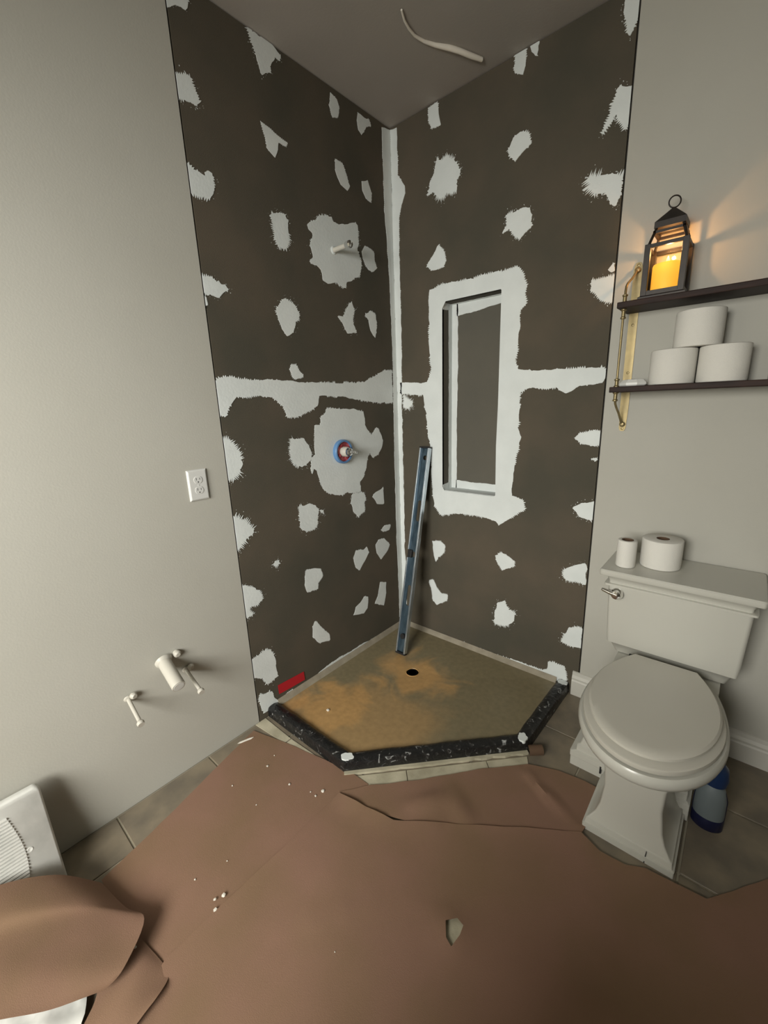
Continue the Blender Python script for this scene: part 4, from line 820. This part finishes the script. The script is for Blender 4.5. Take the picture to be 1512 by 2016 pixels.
# ------------------------------------------------------------------ floor paper
def sheet(name, label, outline, zf, mt=PAPER, hole=None, step=0.03, rag=0.15, thick=0.0006, cat='paper'):
    if area2(outline) < 0: outline = outline[::-1]
    pts = []
    n = len(outline)
    for i in range(n):
        a = Vector(outline[i]); c = Vector(outline[(i+1) % n]); k = max(1, int((c-a).length/step)); nr = Vector((c.y-a.y, a.x-c.x)).normalized()
        for j in range(k):
            p = a.lerp(c, j/k); p += nr*noise.noise(Vector((p.x*14, p.y*14, 2)))*0.006*rag*4
            pts.append(p)
    E_ = [(i, (i+1) % len(pts)) for i in range(len(pts))]
    def inside(p, poly_):
        c = False; j = len(poly_)-1
        for i in range(len(poly_)):
            a, b_ = poly_[i], poly_[j]
            if (a[1] > p[1]) != (b_[1] > p[1]) and p[0] < (b_[0]-a[0])*(p[1]-a[1])/(b_[1]-a[1])+a[0]: c = not c
            j = i
        return c
    bnd = list(pts)
    allp = list(pts)
    if hole:
        s0 = len(allp); hp = [Vector(h) for h in hole]; allp += hp; E_ += [(s0+i, s0+(i+1) % len(hp)) for i in range(len(hp))]
    xs = [p[0] for p in bnd]; ys = [p[1] for p in bnd]
    x = min(xs)
    row = 0
    while x < max(xs):
        y = min(ys)+(step/2 if row % 2 else 0)
        while y < max(ys):
            if inside((x, y), bnd) and not (hole and inside((x, y), hole)): allp.append(Vector((x, y)))
            y += step
        x += step*0.87; row += 1
    V_, _, F_, _, _, _ = delaunay_2d_cdt([Vector(p) for p in allp], E_, [], 1, 1e-6)
    bm = bmesh.new()
    T_ = [bm.verts.new((v.x, v.y, zf(v.x, v.y))) for v in V_]
    for f in F_:
        c = sum((V_[i] for i in f), Vector((0, 0)))/len(f)
        if hole and inside(c, hole): continue
        try: bm.faces.new([T_[i] for i in f])
        except ValueError: pass
    bmesh.ops.recalc_face_normals(bm, faces=bm.faces)
    if sum(f.normal.z for f in bm.faces) < 0: bmesh.ops.reverse_faces(bm, faces=bm.faces)
    ex = bmesh.ops.extrude_face_region(bm, geom=bm.faces[:])
    vs = [e for e in ex['geom'] if isinstance(e, bmesh.types.BMVert)]
    bmesh.ops.translate(bm, verts=vs, vec=(0, 0, thick))
    bmesh.ops.recalc_face_normals(bm, faces=bm.faces)
    o = obj(name, bm, mt, loc=(sum(xs)/len(xs), sum(ys)/len(ys), 0), smooth=True)
    return tag(o, label, cat)
def seg_d(x, y, a, c):
    a = Vector(a); c = Vector(c); p = Vector((x, y)); d = c-a; t = max(0, min(1, (p-a).dot(d)/d.length_squared))
    return (p-(a+d*t)).length, t
def ridge(x, y, a, c, h, w_):
    d, t = seg_d(x, y, a, c)
    return h*max(0, 1-d/w_)*(math.sin(PI*min(max(t, 0.08), 0.92)))
def nz(x, y, s, ph=0): return noise.noise(Vector((x*s+ph, y*s, ph)))
zA = lambda x, y: 0.0045+0.0012*nz(x, y, 5, 1)+0.0005*nz(x, y, 16, 2)+ridge(x, y, (0.02, -1.15), (0.11, -1.44), 0.004, 0.02)
zC = lambda x, y: 0.0080+0.0020*nz(x, y, 6, 4)+ridge(x, y, (1.09, -0.600), (1.27, -0.690), 0.020, 0.018)+ridge(x, y, (0.79, -1.035), (0.90, -0.855), 0.014, 0.05)+ridge(x, y, (0.90, -0.855), (1.02, -0.93), 0.010, 0.05)+ridge(x, y, (1.06, -0.60), (1.12, -0.60), 0.006, 0.04)
def zB(x, y):
    e = 0.0
    for a, c, h, w_ in (((0.571, -1.119), (0.689, -1.10), 0.012, 0.05), ((0.689, -1.10), (0.797, -1.073), 0.010, 0.05), ((0.797, -1.073), (0.976, -0.947), 0.006, 0.05), ((0.976, -0.947), (1.30, -0.71), 0.005, 0.04),
                        ((0.577, -1.13), (0.575, -1.75), 0.004, 0.02), ((0.98, -1.23), (0.66, -1.60), 0.005, 0.018), ((1.00, -1.22), (1.12, -1.215), 0.004, 0.03)): e += ridge(x, y, a, c, h, w_)
    d, _ = seg_d(x, y, (1.12, -1.215), (1.121, -1.216))
    e += 0.010*max(0, 1-d/0.07)
    return 0.0105+0.0025*nz(x, y, 4, 7)+0.0010*nz(x, y, 13, 8)+e
sheet('floor_paper', 'long brown rosin paper strip along left wall sprinkled with white chips', SHEET_A, zA)
sheet('floor_paper', 'small creased brown paper piece between shower curb and toilet', SHEET_C, zC, step=0.022)
sheet('floor_paper', 'largest brown rosin paper sheet in the foreground with torn hole', SHEET_B, zB, hole=HOLE, step=0.035)
# pale tile peeps through the tear
def surf(name, label, grid, mt, cat, sub=6, thick=0.0006, wob=0.002):
    g = [[Vector(p) for p in r] for r in grid]
    def cr(p0, p1, p2, p3, t): return 0.5*((2*p1)+(p2-p0)*t+(2*p0-5*p1+4*p2-p3)*t*t+(3*p1-p0-3*p2+p3)*t**3)
    def samp(row, n):
        o = []; m_ = len(row)
        for i in range(m_-1):
            for k in range(n if i < m_-2 else n+1):
                t = k/n; o.append(cr(row[max(i-1, 0)], row[i], row[i+1], row[min(i+2, m_-1)], t))
        return o
    rows = [samp(r, sub) for r in g]; cols = [samp([rows[i][j] for i in range(len(rows))], sub) for j in range(len(rows[0]))]
    bm = bmesh.new(); V_ = [[bm.verts.new(p+Vector((0, 0, wob*noise.noise(p*14)))) for p in c] for c in cols]
    for i in range(len(V_)-1):
        for j in range(len(V_[0])-1): bm.faces.new((V_[i][j], V_[i+1][j], V_[i+1][j+1], V_[i][j+1]))
    bmesh.ops.recalc_face_normals(bm, faces=bm.faces)
    if sum(f.normal.z for f in bm.faces) < 0: bmesh.ops.reverse_faces(bm, faces=bm.faces)
    ex = bmesh.ops.extrude_face_region(bm, geom=bm.faces[:])
    bmesh.ops.translate(bm, verts=[e for e in ex['geom'] if isinstance(e, bmesh.types.BMVert)], vec=(0, 0, thick))
    bmesh.ops.recalc_face_normals(bm, faces=bm.faces)
    c = g[-1][0]
    return tag(obj(name, bm, mt, smooth=True, loc=(c.x, c.y, 0)), label, cat)
surf('curled_paper', 'torn brown paper flap curling up in front of the vent grille', CURL_TOP, PAPER, 'paper')
surf('curled_paper', 'lower brown paper scrap with folded edge under the curling flap', CURL_LOW, PAPER, 'paper', wob=0.003)
sheet('plastic_sheet', 'crumpled white plastic under the torn paper at lower left corner', PLASTIC, lambda x, y: 0.016+0.010*nz(x, y, 22, 3)+0.006*nz(x, y, 50, 5), VENTW, step=0.016, cat='plastic')

# plaster crumbs on the paper
def crumb(x, y, s, label, group=None, long=False, rot=0.0, zz=None):
    b = bmesh.new(); bmesh.ops.create_icosphere(b, subdivisions=1, radius=0.0055*s)
    for v in b.verts: v.co *= 1+0.5*noise.noise(v.co*400+Vector((x*90, y*90, 0))); v.co.z *= 0.5
    if long:
        for v in b.verts: v.co = Vector((v.co.x*1.1, v.co.y*7.5, v.co.z*1.1))
    bmesh.ops.rotate(b, verts=b.verts, matrix=Matrix.Rotation(rot, 3, 'Z'))
    z = (zz if zz is not None else 0.0085)
    bmesh.ops.translate(b, verts=b.verts, vec=(x, y, z))
    tag(obj('plaster_chip', b, CHIP, loc=(x, y, z)), label, 'debris', group)
CHIPS = ['long thin white plaster sliver on paper near the left wall corner',
 'slanted white chip high on the paper strip, second nearest the curb',
 'white chip with a faint tail halfway between curb and paper joint',
 'brightest white chip of the trio beside the paper joint near curb',
 'pinkish round chip just below the brightest chip by the paper joint',
 'upper left chip of the loose trio low on the paper strip',
 'streaky upper right chip of the loose trio low on the paper strip',
 'lowest chip of the loose trio low on the paper strip',
 'tiny chip nearest the left edge of the paper strip',
 'tiny chip alone left of the loose trio low on the strip',
 'tiny chip in the middle of the upper paper strip',
 'tiny chip closest to the left end of the black curb',
 'tiny chip alone just above the loose trio low on the strip',
 'tiny pale speck alone on the large foreground paper sheet',
 'pale chip on the lower paper scrap beside the curling flap',
 'tiny leftmost chip of the trio beside the paper joint near curb']
for k, ((x, y), s) in enumerate(FLECKS):
    z = 0.0075+(0.003 if x > 0.52 else 0)
    if k == 13: z = 0.0145
    if k == 14: z = 0.016
    if k == 0: crumb(x, y, 1.0, CHIPS[0], long=True, rot=-0.32)
    else: crumb(x, y, s*0.9, CHIPS[k], 'plaster chips scattered on the floor paper', zz=z)
# rolled scrap of cardboard by the curb corner
b = bmesh.new()
cc = Vector((1.062, -0.470, 0)); rad = 0.020
rr_ = []
for s in (-0.030, 0.026):
    ring = []
    for k in range(13):
        a = -0.5+k*PI*1.15/12
        ring.append((cc.x+s*0.75+rad*math.cos(a)*0.66, cc.y+s*0.66-rad*math.cos(a)*0.75, 0.001+rad*(0.48+math.sin(a)))) 
    rr_.append(ring)
V_ = [[b.verts.new(p) for p in r] for r in rr_]
for i in range(12): b.faces.new((V_[0][i], V_[0][i+1], V_[1][i+1], V_[1][i]))
ex = bmesh.ops.extrude_face_region(b, geom=b.faces[:]); bmesh.ops.scale(b, verts=[e for e in ex['geom'] if isinstance(e, bmesh.types.BMVert)], vec=(1.04, 1.04, 1.04), space=Matrix.Translation(-Vector((cc.x, cc.y, 0.012))))
bmesh.ops.recalc_face_normals(b, faces=b.faces)
tag(obj('cardboard_scrap', b, CARD, smooth=True, loc=(cc.x, cc.y, 0)), 'curled brown cardboard scrap beside the right corner of the curb', 'scrap')

# ------------------------------------------------------------------ vent grille leaning on the left wall
vg = thing('vent_grille', 'white louvred exhaust vent grille leaning against left wall at photo edge', 'vent cover', (0.118, -1.862, 0.0))
PW, PH = 0.34, 0.338
O = Vector((0.118, -1.862, 0.001)); U = Vector((0, -1, 0)); tl = math.atan2(0.068, 0.325); Vv = Vector((-math.sin(tl), 0, math.cos(tl))); Nn = Vector((math.cos(tl), 0, math.sin(tl)))
vp = lambda u, v, w_: tuple(O+U*u+Vv*v+Nn*w_)
def rr2(x0, x1, y0, y1, r, n=6):
    p = []
    for cx, cy, a0 in ((x1-r, y1-r, 0), (x0+r, y1-r, PI/2), (x0+r, y0+r, PI), (x1-r, y0+r, 1.5*PI)):
        for k in range(n+1): a = a0+k*PI/2/n; p.append((cx+r*math.cos(a), cy+r*math.sin(a)))
    return p
def ploft(lv_): return loft([[vp(u, v, w_) for u, v in o] for o, w_ in lv_])
obj('cover_frame', ploft([(rr2(0, PW, 0, PH, .018), -0.016), (rr2(0, PW, 0, PH, .018), 0.0), (rr2(.003, PW-.003, .003, PH-.003, .016), 0.005), (rr2(.006, PW-.006, .006, PH-.006, .014), 0.007)]), VENTW, vg, smooth=True)
ins = 0.088; nsl = 25
for k in range(nsl):
    v = 0.045+k*0.0102; 
    u0 = 0.086-0.016*math.sin(PI*(nsl-1-k)/(nsl-1)); u1 = 0.165
    a = [(u0, v), (u1, v), (u1+0.06, v+0.060 if v+0.060 < PH-0.02 else PH-0.02)]
    b = bmesh.new()
    for p, q in ((a[0], a[1]), (a[1], a[2])):
        p = Vector(p); q = Vector(q)
        if (q-p).length < 0.01: continue
        n_ = Vector((-(q-p).y, (q-p).x)).normalized()*0.0026
        join(b, prism([tuple(p+n_), tuple(p-n_), tuple(q-n_), tuple(q+n_)], 0.006, 0.0115, (), vp))
    obj('slat', b, VENTW, vg)
obj('latch_dimple', loft([[vp(0.060+r*math.cos(2*PI*i/16), 0.165+r*math.sin(2*PI*i/16), w_) for i in range(16)] for r, w_ in ((0.008, 0.0068), (0.007, 0.0085), (0.005, 0.0085), (0.003, 0.0075))]), VENTW, vg, smooth=True)
